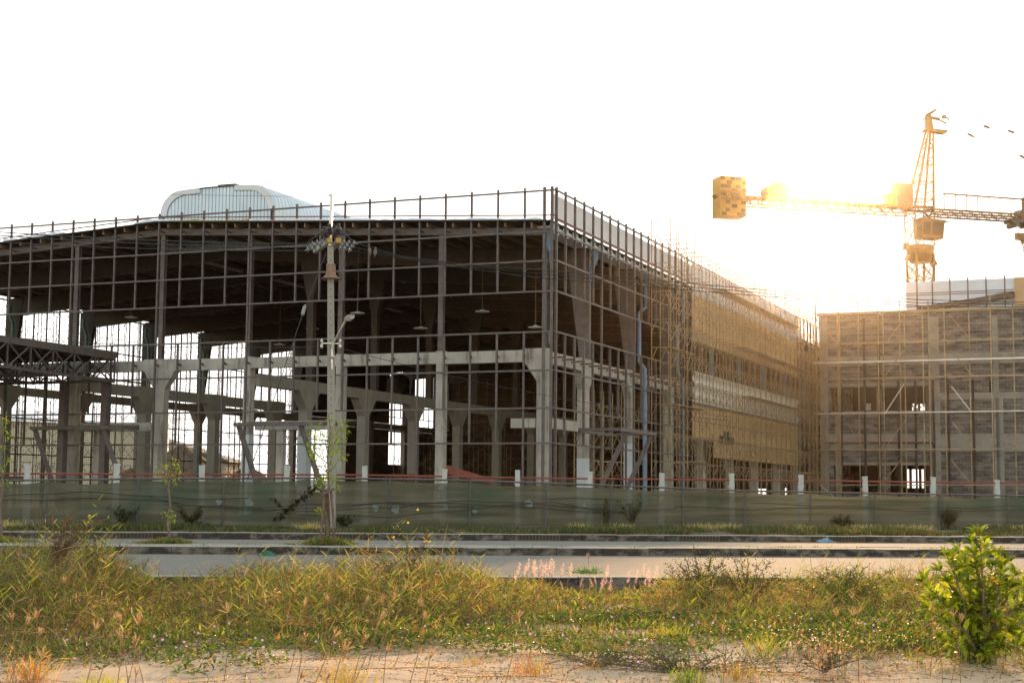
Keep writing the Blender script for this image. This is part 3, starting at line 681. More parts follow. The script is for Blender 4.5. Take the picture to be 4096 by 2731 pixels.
# slack black cables laid over the fence
CB = [[(0, 1170), (300, 1150), (560, 1163), (760, 1180), (960, 1176), (1000, 1178)], [(0, 1186), (260, 1180), (500, 1176), (720, 1196)], [(600, 1175), (760, 1203), (1000, 1213), (1240, 1203), (1560, 1196), (1900, 1216)],
      [(800, 1212), (1080, 1225), (1350, 1212), (1600, 1190), (2000, 1205), (2500, 1240)], [(900, 1210), (1200, 1228), (1520, 1216), (1860, 1185), (2180, 1200), (2500, 1232)], [(1200, 1240), (1560, 1250), (1900, 1218), (2200, 1190)],
      [(2180, 1178), (2450, 1178)], [(2200, 1192), (2450, 1236), (2700, 1215)], [(2700, 1208), (3000, 1222), (3300, 1212), (3700, 1228), (4200, 1218)], [(3000, 1196), (3240, 1204), (3600, 1218), (4200, 1206)]]
for k, c in enumerate(CB):
    xs_ = [a for a, _ in c]; ys_ = [q for _, q in c]; pts = []
    for px in np.linspace(xs_[0], xs_[-1], 26):
        py = (np.interp(px, xs_, ys_)+10*math.sin(px*.013+k))*OV*1.0 if False else np.interp(px, xs_, ys_)
        x, y = on_fence(px); p = P(px, (py-1100)*1.0+1100*OV+ (0), y); pts.append((x, y-.14, p.z+.02*math.sin(px*.02+k)))
    b = MB(); b.tube(pts, .010, 5)
    t = b.build('cable', M['wire']); tag(t, ['slack black cable looping across the left end of the green net', 'black cable low on the net left of the staked tree', 'long black cable running behind the staked tree across the net', 'black cable sagging widely over the middle of the net', 'black cable crossing the middle net bays just below its neighbour', 'short black cable drooping near the torn patches of the net', 'short black cable at the top of the net under the corner', 'black cable dipping into a loop right of the corner', 'black cable waving along the right half of the net', 'upper black cable along the right end of the net'][k], 'cable', 'slack cables on the green net')
# boundary posts with a red rail
bf = thing('boundary_railing', 'row of whitewashed concrete posts joined by a thin red rail behind the green fence', 'railing', (*on_fence(0, 4), 0), 0)
BP = [(62, 1068), (265, 1068), (465, 1070), (655, 1072), (840, 1072), (1018, 1080), (1190, 1081), (1355, 1086), (1519, 1088), (1683, 1090), (1837, 1092), (1990, 1097), (2141, 1097), (2292, 1105), (2440, 1108)]
for k, (a, c) in enumerate(BP):
    x, y = on_fence(a*OV, 3.2); z = P(a*OV, c*OV, y).z
    b = MB(); le = .05*math.sin(k*2.7); b.beam((x, y, 0), (x+le, y, z), .18, .16, .165, .15, up=(0, 1, 0)); b.box(x-.11+le, x-.08+le, y-.06, y+.06, z-.45, z-.36); b.box(x+.08+le, x+.105+le, y-.06, y+.06, z-.4, z-.33); b.beam((x+le, y, z+.001), (x+le*1.05, y, z+.03+.02*(k % 2)), .19, .17, .17, .15, up=(0, 1, 0))
    b.build('post', M['white_post'], bf, world=True)
pts = []
for a, c in [(-30, 1085)]+[(a, np.interp(a, [0, 400, 800, 1262, 1600, 2000, 2352], [1087, 1089, 1090, 1098, 1101, 1105, 1110])) for a in range(0, 2440, 60)]:
    x, y = on_fence(a*OV, 3.2); pts.append((x, y, P(a*OV, c*OV, y).z))
b = MB(); b.tube(pts, .035, 6); b.build('rail', M['red_rail'], bf, world=True)

# ================================================================ power pole, wires, lamp
PY = 47.4
base = P(1326, 2000, PY); base.z = .2
pole = thing('power_pole', 'tall grey concrete power pole with insulator strings, in front of the green net fence', 'power pole', base)
bt, tp = P(1328, 2060, PY), P(1322, 968, PY); tp2 = P(1330, 782, PY)
b = MB(); b.beam((bt.x, PY, .15), (tp.x, PY, tp.z), .25, .25, .17, .17, up=(0, 1, 0)); sh = b.build('shaft', M['concrete_in'], pole, world=True)
b = MB()
for py in list(range(985, 1960, 29)):
    p = P(1324+ (py-968)*.003, py, PY); f = (py-968)/1092; b.box(p.x-.014, p.x+.014, PY-.098-.04*f, PY-.09-.04*f, p.z-.016, p.z+.016)
b.build('bolt_hole_shade', M['dark'], sh, world=True)  # dark squares on the shaft, painted as the shade inside its holes
b = MB(); q = P(1322, 985, PY); q0 = P(1329, 782, PY); b.beam((q.x+.0, PY-.12, q.z), (q0.x, PY-.12, q0.z), .09, .09, up=(0, 1, 0)); b.box(q0.x-.10, q0.x+.06, PY-.17, PY-.07, q0.z-.04, q0.z+.02); b.build('top_bar', M['galv'], pole, world=True)
b = MB(); c = P(1324, 1070, PY); b.box(c.x-.13, c.x+.13, PY-.13, PY+.13, c.z-.35, c.z+.1)
o = b.build('guard_collar', mat('faded_orange_net', (.36, .22, .15), .8, 0, .2, 9, alpha=.7), pole, world=True)
b = MB(); b.lathe((c.x, PY, c.z-.36), [(0, .36), (.05, .24), (.14, .16), (.26, .14)], 14); b.build('collar_skirt', o.data.materials[0], pole, world=True)
for k, (px, off) in enumerate(((1321, .55), (1356, .50))):   # two crossarms seen end on
    p = P(px, 964, PY-.16)
    b = MB(); dx, dy = (-.70, 1.4) if k == 0 else (-.42, 1.2); b.beam((p.x, PY-.22, p.z), (p.x+dx*.9, PY-.22+dy, p.z-.12), .13, .13); ca = b.build('crossarm', M['concrete'], pole, world=True)
    b = MB(); b.box(p.x-.075, p.x+.075, PY-.30, PY-.27, p.z-.075, p.z+.075); b.build('end_plate', M['orange'], ca, world=True)
    for dd, h in ((0.02, .0), (.35, .02)):
        q = Vector((p.x+dx*dd*.9-.02, PY-.18+dy*dd, p.z+.08)); b = MB(); b.lathe(q, [(0, .03), (.10, .03), (.11, .075), (.16, .10), (.2, .105), (.24, .06), (.26, .11), (.33, .09), (.37, .05), (.42, .06), (.46, .03)], 12); b.build('pin_insulator', M['porcelain'], pole, world=True)
def string(p0, p1, nn=4):
    b = MB(); p0, p1 = Vector(p0), Vector(p1); d = p1-p0; b.tube([p0, p1], .014, 5)
    b.build
    for k in range(nn):
        q = p0+d*((k+.6)/(nn+.2)); b.lathe(q-d.normalized()*.05, [(0, .035), (.03, .085), (.045, .09), (.055, .03), (.10, .028)], 12, d)
    b.build('insulator_string', M['disc'], pole, world=True)
ST = []
for (a, c, dY) in (((1318, 963), (1236, 975), .1), ((1308, 972), (1226, 990), .6), ((1296, 986), (1218, 1003), 1.1), ((1345, 965), (1430, 975), .1), ((1340, 975), (1420, 990), .6), ((1332, 988), (1410, 1003), 1.1)):
    p0, p1 = P(*a, PY-.2+dY), P(*c, PY-.2+dY); string(p0, p1); ST.append(p1)
def wire(pts, r, lab, grp='wires strung from the power pole', cat='wire', name='power_line'):
    b = MB(); b.tube(pts, r, 5); o = b.build(name, M['wire']); return tag(o, lab, cat, grp)
def cat_pts(p, q, sag, n=24): return [Vector(p).lerp(Vector(q), t/n)-Vector((0, 0, sag*4*(t/n)*(1-t/n))) for t in range(n+1)]
labl = ['left overhead wire from the top insulator string', 'left overhead wire from the middle insulator string', 'left overhead wire from the lowest insulator string']
for k, (px, py) in enumerate(((-300, 905), (-300, 918), (-300, 948))):
    wire(cat_pts(ST[k], P(px, py, 45.5+.4*k), .12), .016, labl[k])
labr = ['right overhead wire sagging highest across the corner', 'right overhead wire sagging in the middle of three across the corner', 'right overhead wire sagging lowest across the corner']
for k in range(3):
    a = ST[3+k]; pts = [a]+[P(px, py, Y) for px, py, Y in ((1600, 1024+k*4, 48), (1860, 1058+k*8, 49), (2200, 1083+k*16, 50.5), (2700, 1128+k*14, 52.5), (3200, 1172+k*12, 55), (3700, 1200+k*12, 58), (4400, 1215+k*8, 62))]
    wire(pts, .016, labr[k])
wire(cat_pts(P(1328, 788, PY), P(-200, 748, 44), .05), .006, 'faint thin wire from the pole top toward the left edge')
wire(cat_pts(P(1330, 788, PY), P(1900, 860, 50), .05), .006, 'faint thin wire leaving the pole top to the right')
for k, (a, c, h) in enumerate(((1226, 1430, 915), (1236, 1420, 925))):
    pts = [P(a, 975+8*k, PY)]+[P(px, py, PY-.3) for px, py in ((1255, 952), (1290, h+8), (1322, h), (1350, h+3), (1390, 945))]+[P(c, 980+8*k, PY)]
    wire(pts, .018, ['outer black jumper arching over the insulators', 'inner black jumper arching over the insulators'][k], 'jumpers over the insulators', 'wire', 'jumper_wire')
wire([P(1305, 1010, PY-.1), P(1216, 1240, PY-.7), P(1060, 1700, PY-1.6), P(985, 1930, PY-2.0)], .014, 'taut stay wire slanting down left from the pole', None, 'stay wire', 'stay_wire')
b = MB(); q = P(1216, 1238, PY-.7); b.lathe(q+Vector((-.05, 0, -.2)), [(0, .02), (.06, .055), (.3, .055), (.36, .02)], 10, (.25, 0, 1)); tag(b.build('strain_insulator', M['disc']), 'small egg insulator on the slanting stay wire', 'insulator')
wire(cat_pts(P(1335, 1385, PY), P(2900, 1680, 56), .3), .010, 'thin low service wire from the lamp bracket to the right', 'low service wires', 'wire', 'service_wire')
wire(cat_pts(P(1310, 1385, PY), P(-200, 1325, 44), .2), .010, 'thin low service wire from the lamp bracket to the left', 'low service wires', 'wire', 'service_wire')
b = MB()
for dx in (-.28, .28): p = P(1326, 1375, PY); b.beam((p.x, PY-.16, p.z), (p.x+dx, PY-.16, p.z), .03); b.lathe((p.x+dx, PY-.16, p.z-.16), [(0, .02), (.05, .045), (.1, .045), (.14, .02), (.22, .045), (.3, .02)], 8)
b.build('bracket', M['galv'], pole, world=True)
lp = P(1345, 1400, PY); lamp = thing('street_lamp', 'small street lamp on a bent tube arm clamped to the concrete pole', 'street lamp', (lp.x, PY-.2, lp.z))
b = MB(); b.tube([P(1327, 1452, PY-.18), P(1328, 1400, PY-.19), P(1334, 1370, PY-.22), P(1345, 1352, PY-.3), P(1386, 1276, PY-.9)], .032, 8); b.build('arm', M['galv'], lamp, world=True)
h0, h1 = P(1383, 1279, PY-.9), P(1410, 1262, PY-1.2)
b = MB(); b.beam(h0, h0.lerp(h1, .55), .12, .08, .22, .12); b.beam(h0.lerp(h1, .55), h1, .22, .12, .16, .06); hd = b.build('lamp_head', M['concrete_in'], lamp, world=True)
b = MB(); b.beam(h0.lerp(h1, .4)-Vector((0, 0, .075)), h1-Vector((0, 0, .055)), .14, .03, .12, .03); b.build('lens', M['white_metal'], hd, world=True)
b = MB(); q = P(1329, 1425, PY-.24); b.lathe(q-Vector((0, 0, .08)), [(0, .02), (.02, .06), (.06, .09), (.1, .04)], 10); b.box(q.x-.02, q.x+.02, q.y, q.y+.04, q.z-.4, q.z); b.build('clamp', M['galv'], lamp, world=True)
# birds on the wires
for k, (px, py, lab) in enumerate(((1480, 1001, 'left of two small birds perched on the wire'), (1500, 1005, 'right of two small birds perched on the wire'))):
    p = P(px, py, 47.8); t = thing('bird', lab, 'bird', p, 0, 'two birds on the wire')
    b = MB(); b.lathe((0, 0, -.09), [(-.10, .012), (-.06, .02), (0, .05), (.06, .072), (.11, .065), (.15, .04), (.175, .042), (.20, .036), (.22, .012)], 10, (.15*(1 if k else -1), -.3, 1)); b.v = [(x*.8, y, z) for x, y, z in b.v]; b.build('body', M['birds'], t, smooth=True)

# ================================================================ scaffolding
def scaffold(name, label, org, ax, dp, bays, bl, lifts, lh, m_, width=1.2, braces=True, r=.045, top=.9, planks=(), arch=True, group=None):
    o_ = Vector(org); ax = Vector(ax).normalized(); dp = Vector(dp).normalized(); t = thing(name, label, 'scaffold', org, 0, group); Zv = Vector((0, 0, 1)); H = lifts*lh
    for i in range(bays+1):
        b = MB(); p = o_+ax*(i*bl)
        for s in (0, 1): b.beam(p+dp*width*s, p+dp*width*s+Zv*(H+(top if s or i % 3 == 0 else .1)), r, up=ax)
        for k in range(lifts):
            z = k*lh
            b.beam(p+Zv*(z+lh*.94), p+dp*width+Zv*(z+lh*.94), r*.9)
            if arch:
                b.beam(p+Zv*(z+lh*.5)+dp*.0, p+dp*width*.28+Zv*(z+lh*.93), r*.7, up=ax); b.beam(p+dp*width+Zv*(z+lh*.5), p+dp*width*.72+Zv*(z+lh*.93), r*.7, up=ax)
                b.beam(p+Zv*(z+lh*.45), p+dp*.3+Zv*(z+lh*.45), r*.6); b.beam(p+dp*width*.75+Zv*(z+lh*.45), p+dp*width+Zv*(z+lh*.45), r*.6)
        b.build('frame', M[m_], t, world=True)
    if braces:
        for k in range(lifts):
            b = MB(); z = k*lh+.25
            for i in range(bays):
                if (i*7+k*3) % 11 == 0: continue
                for s in (1,):
                    p = o_+ax*(i*bl)+dp*width*s; q = p+ax*bl
                    b.beam(p+Zv*z, q+Zv*(z+lh*.72), r*.55); b.beam(p+Zv*(z+lh*.72), q+Zv*z, r*.55)
            b.build('cross_braces', M[m_], t, world=True)
    for (k, a, c) in planks:
        b = MB(); p = o_+ax*a+Zv*(k*lh-.03)+dp*.15; q = o_+ax*c+Zv*(k*lh-.03)+dp*.15
        b.hexa([p, q, q+dp*.9, p+dp*.9, p+Zv*.05, q+Zv*.05, q+dp*.9+Zv*.05, p+dp*.9+Zv*.05]); b.build('planks', M['plank'], t, world=True)
    return t
def HW(u, v, z): return Vector(C0)+Matrix.Rotation(RZ, 3, 'Z') @ Vector((-u, v, z))
VD = Vector((0.37611545, 0.92657281, 0)); UD = Vector((-0.92657281, 0.37611545, 0))
s1 = scaffold('scaffold', 'tall tube scaffold covering the long golden clad side of the hall', HW(-.75, 15.2, 0), VD, -UD, 26, 1.83, 10, 1.72, 'scaf', planks=((4, 2, 9), (6, 1, 6), (7, 20, 44), (5, 22, 44), (9, 14, 40), (2, 5, 9)))
rr = random.Random(5)   # long pale tie poles leaning on the scaffold
for k in range(34):
    v = 15.5+k*1.35+rr.uniform(-.4, .4); z = rr.choice([1.2, 3.0, 5.3, 8.5, 9.0, 9.3]); ln = rr.uniform(1.8, 3.0)
    b = MB(); b.beam(HW(-2.05, v, z), HW(-2.15, v+ln*.5, z+ln), .03); b.build('tie_pole', M['scaf'], s1, world=True)
s2 = scaffold('scaffold', 'shaded tube scaffold in the gap between the hall and the block building', HW(-.9, 63.2, 0), VD, -UD, 9, 1.83, 9, 1.78, 'scaf', planks=((3, 0, 14), (5, 0, 14), (7, 0, 14), (8, 0, 8)))
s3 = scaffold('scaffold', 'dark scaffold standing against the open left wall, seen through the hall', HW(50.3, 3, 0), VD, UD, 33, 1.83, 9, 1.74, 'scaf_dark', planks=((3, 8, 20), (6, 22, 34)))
s4 = scaffold('scaffold', 'low scaffold inside the hall beside the long pale inner wall', HW(21, 72, 0), UD, VD, 13, 1.83, 3, 1.74, 'scaf', group=None)
s5 = scaffold('scaffold', 'scaffold tower inside the hall behind the corner bay of the long side', HW(2.4, 13.5, 0), VD, UD, 6, 1.83, 4, 1.74, 'scaf')
s6 = scaffold('scaffold', 'scaffold run in front of the inner brick wall of the hall', HW(36, 80, 0), UD, VD, 6, 1.83, 5, 1.74, 'scaf')

# ================================================================ block building on the right
BO = P(3284, 1980, 139.0); BO.z = 0
bld = thing('block_building', 'unfinished building of grey blocks with pale concrete bands at the right edge', 'building', BO, RZ)
nrm = -VD
def W2(px, py):
    p = PL(px, py, BO, nrm); q = Matrix.Rotation(-RZ, 3, 'Z') @ (p-BO); return q.x, q.z
def hole(x0, y0, x1, y1):
    a = W2(x0, y1); c = W2(x1, y0); return (a[0], c[0], a[1], c[1])
TOPZ = W2(3300, 1262)[1]; HOLES = [hole(3322, 1546, 3724, 1654), hole(3337, 1858, 3516, 1975), hole(3562, 1858, 3728, 1975), hole(3957, 1524, 3981, 1580)]
b = MB(); b.wall(0, 32, 0, TOPZ, HOLES, 0, .25); b.build('block_wall', M['block'], bld)
b = MB(); b.wall(.25, 40, 0, TOPZ-.002, [(3, 9, 9, 11.4)], 0, .25); b.v = [(p[1], p[0], p[2]) for p in b.v]; b.f = [f[::-1] for f in b.f]; b.build('side_wall', M['block'], bld)
# concrete bands and columns proud of the blocks
for y0, y1, x0, x1 in ((1424, 1462, 3310, 3722), (1420, 1464, 3750, 4300), (1735, 1768, 3315, 3722), (1776, 1802, 3320, 3722), (1738, 1806, 3752, 4300), (1576, 1602, 3756, 4300), (1848, 1860, 3318, 3716), (1530, 1545, 3300, 3724)):
    a = W2(x0, y1); c = W2(x1, y0); z0, z1 = W2(3500, y1)[1], W2(3500, y0)[1]
    b = MB(); b.box(a[0], c[0], -.06-.003*(y0 % 5), .0-.004, z0, z1); b.build('concrete_band', M['band'], bld)
for x0, x1, y0, y1 in ((3284, 3310, 1268, 1976), (3728, 3754, 1268, 1976), (3970, 3990, 1268, 1420), (3990, 4012, 1590, 1976), (3345, 3360, 1660, 1976)):
    a = W2(x0, y1); c = W2(x1, y0); b = MB(); b.box(a[0], c[0], -.12, -.07, 0, c[1]); b.build('concrete_column', M['band'], bld)
b = MB(); b.box(-.1, 32, -.1, .5, TOPZ, TOPZ+.16); b.build('coping', M['band'], bld)
# dark steel uprights of the future cladding on the front
for x in (3370, 3465, 3523, 3600, 3668, 3740, 3800, 3900):
    a = W2(x, 1900); b = MB(); b.box(a[0]-.09, a[0]+.09, -.32, -.14, .2, TOPZ-.4 if x % 2 else 11.5); b.build('upright', M['steel_dark'], bld)
b = MB(); z = W2(3400, 1770)[1]; b.box(.5, W2(3740, 1770)[0], -.4, -.33, z-.05, z+.06); b.build('steel_rail', M['rust'], bld)
for k, zz in enumerate((0.0, 4.6, 8.9)):
    b = MB(); b.box(.3, 32, .3, 38, zz-.2, zz); b.build('floor_slab', M['concrete_in'], bld)
for x in (4, 8.5): 
    b = MB(); b.box(x-.25, x+.25, 8, 8.5, 0, 12); b.build('inner_column', M['concrete_in'], bld)
b = MB(); b.wall(.3, 32, 0, TOPZ-.5, [(6.2, 8.6, 9.0, 10.3), (8.7, 11.2, 9.3, 10.7), (5.6, 7.2, 2.2, 4.0), (10.0, 11.6, 2.6, 4.0), (1.8, 2.3, 9.7, 10.4)], 14, 14.2); b.build('inner_wall', M['steel_dark'], bld)  # interior shade put into the wall's colour by the dark material
# pale clad roof storey
def W3(px, py, d=3.0):
    pt = BO+VD*d; p = PL(px, py, pt, nrm); q = Matrix.Rotation(-RZ, 3, 'Z') @ (p-BO); return q.x, q.z
xa, zt1 = W3(3623, 1128); xb, _ = W3(4058, 1118); z_t = W3(3800, 1122)[1]
b = MB(); nn = 90
for i in range(nn):
    x0 = xa+(xb-xa)*i/nn; x1 = xa+(xb-xa)*(i+1)/nn; y = 3.0+.05*(i % 2)
    b.face([(x0, y, TOPZ-.3), (x1, y, TOPZ-.3), (x1, y, z_t), (x0, y, z_t)])
    b.face([(x1, y, TOPZ-.3), (x1, 3.05-.05*(i % 2), TOPZ-.3), (x1, 3.05-.05*(i % 2), z_t), (x1, y, z_t)])
b.build('roof_storey_wall', M['white_metal'], bld)
b = MB(); b.box(xa-.02, xb, 3.12, 14, TOPZ-.3, z_t-.02); b.build('roof_storey_core', M['white_metal'], bld)
b = MB()
x0, z0 = W3(3672, 1242); x1, z1 = W3(4058, 1182); b.hexa([(x0, 2.2, z0-.15), (x1, 2.2, z1-.15), (x1, 2.98, z1-.15), (x0, 2.98, z0-.15), (x0, 2.2, z0+.22), (x1, 2.2, z1+.22), (x1, 2.98, z1+.22), (x0, 2.98, z0+.22)]); b.build('canopy_roof', M['steel'], bld)
b = MB(); b.hexa([(x0, 2.1, z0+.23), (x1, 2.1, z1+.23), (x1, 2.98, z1+.23), (x0, 2.98, z0+.23), (x0, 2.1, z0+.36), (x1, 2.1, z1+.36), (x1, 2.98, z1+.36), (x0, 2.98, z0+.36)]); b.build('canopy_flashing', M['white_metal'], bld)
b = MB(); x2, z2 = W3(4058, 1112); b.box(x2, x2+9, 2.6, 10, TOPZ-.3, z2); b.build('roof_storey_box', M['clad'], bld)
b = MB()
for px in (3668, 3730, 3800, 3872, 3945, 4020): x = W3(px, 1180, 2.0)[0]; b.box(x-.06, x+.06, 1.95, 2.07, TOPZ, z_t+.1)
for py in (1172, 1180, 1225): z = W3(3700, py, 1.9)[1]; b.box(xa-.1, xb, 1.88, 1.94, z-.04, z+.04)
b.build('roof_storey_frame', M['steel'], bld)
s7r = W2(3284, 1976)
s7 = thing('scaffold', 'wide spaced pipe scaffold across the front of the grey block building', 'scaffold', BO, RZ)
XS = [3287, 3368, 3383, 3452, 3540, 3553, 3627, 3640, 3720, 3738, 3808, 3903, 3995, 4082, 4170]
for k, x in enumerate(XS):
    xx = W2(x, 1900)[0]*.985
    b = MB(); yb = -1.2 if k % 2 else -2.2
    b.beam((xx, yb, 0), (xx, yb, TOPZ+(.25 if k % 3 else .9)), .09); b.build('standard', M['scaf'], s7)
for k, y in enumerate((1262, 1381, 1457, 1521, 1658, 1802, 1940)):
    z = W2(3400, y)[1]
    for yb in (-1.25, -2.25):
        b = MB(); b.beam((-.2, yb, z), (31, yb, z+.03*k), .08 if k != 2 else .12); b.build('ledger', M['galv'] if k in (2, 4) and yb < -2 else M['scaf'], s7)
    b = MB()
    for x in XS[::2]: xx = W2(x, 1900)[0]*.985; b.beam((xx, -2.3, z-.08), (xx, -.1, z-.08), .06)
    b.build('transoms', M['scaf'], s7)
DG = [(3290, 1290, 3372, 1390), (3290, 1420, 3376, 1520), (3290, 1555, 3380, 1650), (3290, 1690, 3380, 1800), (3560, 1385, 3625, 1290), (3550, 1520, 3630, 1410), (3555, 1660, 3630, 1545), (3410, 1700, 3470, 1790), (3560, 1790, 3640, 1680), (3808, 1268, 3895, 1370), (3816, 1410, 3900, 1510), (3818, 1552, 3898, 1655), (3820, 1690, 3905, 1800), (3815, 1840, 3900, 1940), (3360, 1830, 3300, 1930), (3300, 1940, 3360, 1990), (3540, 1945, 3620, 1840)]
for k, (a, c, d_, e_) in enumerate(DG):
    p, q = W2(a, c), W2(d_, e_); b = MB(); b.beam((p[0], -2.35, p[1]), (q[0], -2.35, q[1]), .07); b.build('diagonal_tube', M['galv'] if k in (6, 11, 15) else M['scaf'], s7)

# ================================================================ tower crane
CRB = P(3697, 1980, 160.0); CRB.z = 0
CA = math.atan(.265); JD = Vector((math.cos(CA), math.sin(CA), 0)); JN = Vector((math.sin(CA), -math.cos(CA), 0))
crane = thing('tower_crane', 'yellow lattice tower crane rising behind the block building, glowing against the sun', 'crane', CRB, CA)
def K(px, py, off=0.0):    # local point in the vertical plane of the jib
    p = PL(px, py, CRB+JN*(-off)*-1*0+JD*0, JN); q = Matrix.Rotation(-CA, 3, 'Z') @ (p-CRB); return Vector((q.x, off, q.z))
MW = .98
def lattice(b, corners0, corners1, n, r, rb):   # tapering box lattice from 4 bottom points to 4 top points
    C_ = [[Vector(corners0[k]).lerp(Vector(corners1[k]), i/n) for k in range(4)] for i in range(n+1)]
    for k in range(4): b.beam(C_[0][k], C_[n][k], r, up=(0, 1, 0))
    for i in range(n):
        for k in range(4):
            j = (k+1) % 4; b.beam(C_[i+1][k], C_[i+1][j], rb)
            if i % 2: b.beam(C_[i][k], C_[i+1][j], rb)
            else: b.beam(C_[i][j], C_[i+1][k], rb)
z_ring = K(3697, 1010).z; z_jib = K(3697, 838).z; z_cabb = K(3697, 958).z
sq = lambda w_, z, cx=0: [(cx-w_, -w_, z), (cx+w_, -w_, z), (cx+w_, w_, z), (cx-w_, w_, z)]
b = MB()
C_ = sq(MW, 0); 
for k in range(4): b.beam((C_[k][0], C_[k][1], 0), (C_[k][0], C_[k][1], z_ring-.2), .22)
z = 8.0; i = 0
while z < z_ring-1.2:
    for k in range(4):
        p, q = C_[k], C_[(k+1) % 4]
        b.beam((p[0], p[1], z), (q[0], q[1], z+1.55), .09); b.beam((q[0], q[1], z), (p[0], p[1], z+1.55), .09); b.beam((p[0], p[1], z), (q[0], q[1], z), .10)
    z += 1.6
b.build('mast', M['crane'], crane)
b = MB(); b.lathe((0, 0, z_ring-1.1), [(0, 1.05), (.5, 1.3), (.75, 1.32), (.8, 1.42), (1.25, 1.42), (1.3, 1.5), (1.75, 1.45)], 20); 
b.prism([(-1.3, -.4, z_ring-.9), (-1.75, -.4, z_ring-.9), (-1.3, -.4, z_ring-.2)], (0, .8, 0)); b.prism([(1.3, -.4, z_ring-1.3), (1.85, -.4, z_ring-1.3), (1.3, -.4, z_ring-.4)], (0, .8, 0)); b.box(-2.0, -1.3, -.5, .5, z_ring+.25, z_ring+.32); b.box(-1.8, -1.4, -.3, .3, z_ring+.32, z_ring+.85)
b.build('slewing_ring', M['crane'], crane)
b = MB(); T0 = sq(MW+.12, z_ring+.6); T1 = sq(MW+.12, z_jib)
for k in range(4): b.beam(T0[k], T1[k], .11); b.beam(T0[k], Vector(T0[(k+1) % 4])+Vector((0, 0, 1.9)), .09); b.beam(T1[k], Vector(T1[(k+1) % 4])-Vector((0, 0, 1.4)), .10); b.beam(T1[k], T1[(k+1) % 4], .22, .28); b.beam(Vector(T0[k])+Vector((0, 0, 2.0)), Vector(T0[(k+1) % 4])+Vector((0, 0, 2.0)), .08)
b.build('turret', M['crane'], crane)
cb = MB(); a = K(3662, 958); c = K(3750, 884); cb.hexa([(a.x, -1.35, a.z), (c.x-.15, -1.35, a.z), (c.x-.15, .3, a.z), (a.x, .3, a.z), (a.x-.1, -1.5, c.z), (c.x, -1.5, c.z-.15), (c.x, .3, c.z-.15), (a.x-.1, .3, c.z)]); cb = cb.build('cab', M['crane'], crane)
b = MB(); b.face([(a.x+.1, -1.38, a.z+.35), (a.x+.95, -1.38, a.z+.35), (a.x+.95, -1.50, c.z-.4), (a.x+.1, -1.50, c.z-.4)]); b.face([(a.x+1.15, -1.38, a.z+.35), (c.x-.3, -1.38, a.z+.35), (c.x-.2, -1.50, c.z-.45), (a.x+1.15, -1.50, c.z-.4)]); b.build('window', M['glass'], cb)
b = MB(); b.prism([(c.x-.1, -1.5, c.z-.15), (c.x+.5, -1.5, c.z-.32), (c.x-.05, -1.5, c.z-.45)], (0, 1.6, 0)); b.build('cab_visor', M['crane_dark'], cb)
# tower head
hx0, hz0 = K(3715, 437).x, K(3715, 525).z; ap = K(3718, 525)
b = MB(); B4 = [(-MW-.1, -MW, z_jib), (MW+.12, -MW, z_jib), (MW+.12, MW, z_jib), (-MW-.1, MW, z_jib)]; A4 = [(ap.x-.28, -.3, ap.z), (ap.x+.28, -.3, ap.z), (ap.x+.28, .3, ap.z), (ap.x-.28, .3, ap.z)]
for k in range(4): b.beam(B4[k], A4[k], .20, w2=.16, up=(0, 1, 0))
for i in range(1, 9):
    f = i/9
    for k in range(4):
        if k in (1, 3) or i % 2: b.beam(Vector(B4[k]).lerp(Vector(A4[k]), f), Vector(B4[(k+1) % 4]).lerp(Vector(A4[(k+1) % 4]), f), .10)
        if i % 2 and k in (1, 3): b.beam(Vector(B4[k]).lerp(Vector(A4[k]), f), Vector(B4[(k+1) % 4]).lerp(Vector(A4[(k+1) % 4]), f+.11), .08)
for k in (0, 3):   # ladder inside
    pass
b.beam((-.25, 0, z_jib), (ap.x-.1, 0, ap.z), .05); b.beam((.12, 0, z_jib), (ap.x+.1, 0, ap.z), .05)
for i in range(26): f = i/26; b.beam(Vector((-.25, 0, z_jib)).lerp(Vector((ap.x-.1, 0, ap.z)), f), Vector((.12, 0, z_jib)).lerp(Vector((ap.x+.1, 0, ap.z)), f), .035)
b.beam((-.8, 0, ap.z+.1), (-.8+.01, 0, ap.z+.1), .1)
a = K(3690, 522); c = K(3785, 522); b.prism([(a.x, -.45, ap.z-.05), (c.x-.3, -.45, ap.z-.2), (c.x, -.45, ap.z+.12), (a.x+.3, -.45, ap.z+.22)], (0, .9, 0))
t1 = K(3712, 462); t2 = K(3742, 440); b.beam((ap.x, 0, ap.z), (t1.x, 0, t1.z), .75, .6, .5, .45, up=(0, 1, 0)); b.beam((t1.x-.1, 0, t1.z), (t2.x, 0, t2.z), .3, .5, .2, .3, up=(0, 1, 0))
for q in ((3785, 494), ): p = K(*q); b.beam((t1.x+.1, 0, t1.z-.2), (K(3758, 478).x, 0, K(3758, 478).z), .28, .25, up=(0, 1, 0)); b.beam((K(3752, 478).x, 0, K(3752, 478).z), (p.x, 0, p.z), .12, .12, up=(0, 1, 0))
p = K(3692, 478); b.beam((t1.x-.1, 0, t1.z-.3), (p.x, 0, p.z), .12, up=(0, 1, 0))
b.build('tower_head', M['crane'], crane)
b = MB(); p = K(3776, 468); b.lathe((p.x, -.12, p.z), [(0, .22), (.24, .22)], 10, (0, 1, 0)); b.beam((p.x, 0, p.z), (p.x+.5, 0, p.z-.15), .12); b.beam((p.x+.5, 0, p.z-.1), (p.x+.5, 0, p.z-.4), .09); b.build('cable_wheel', M['crane_dark'], crane)
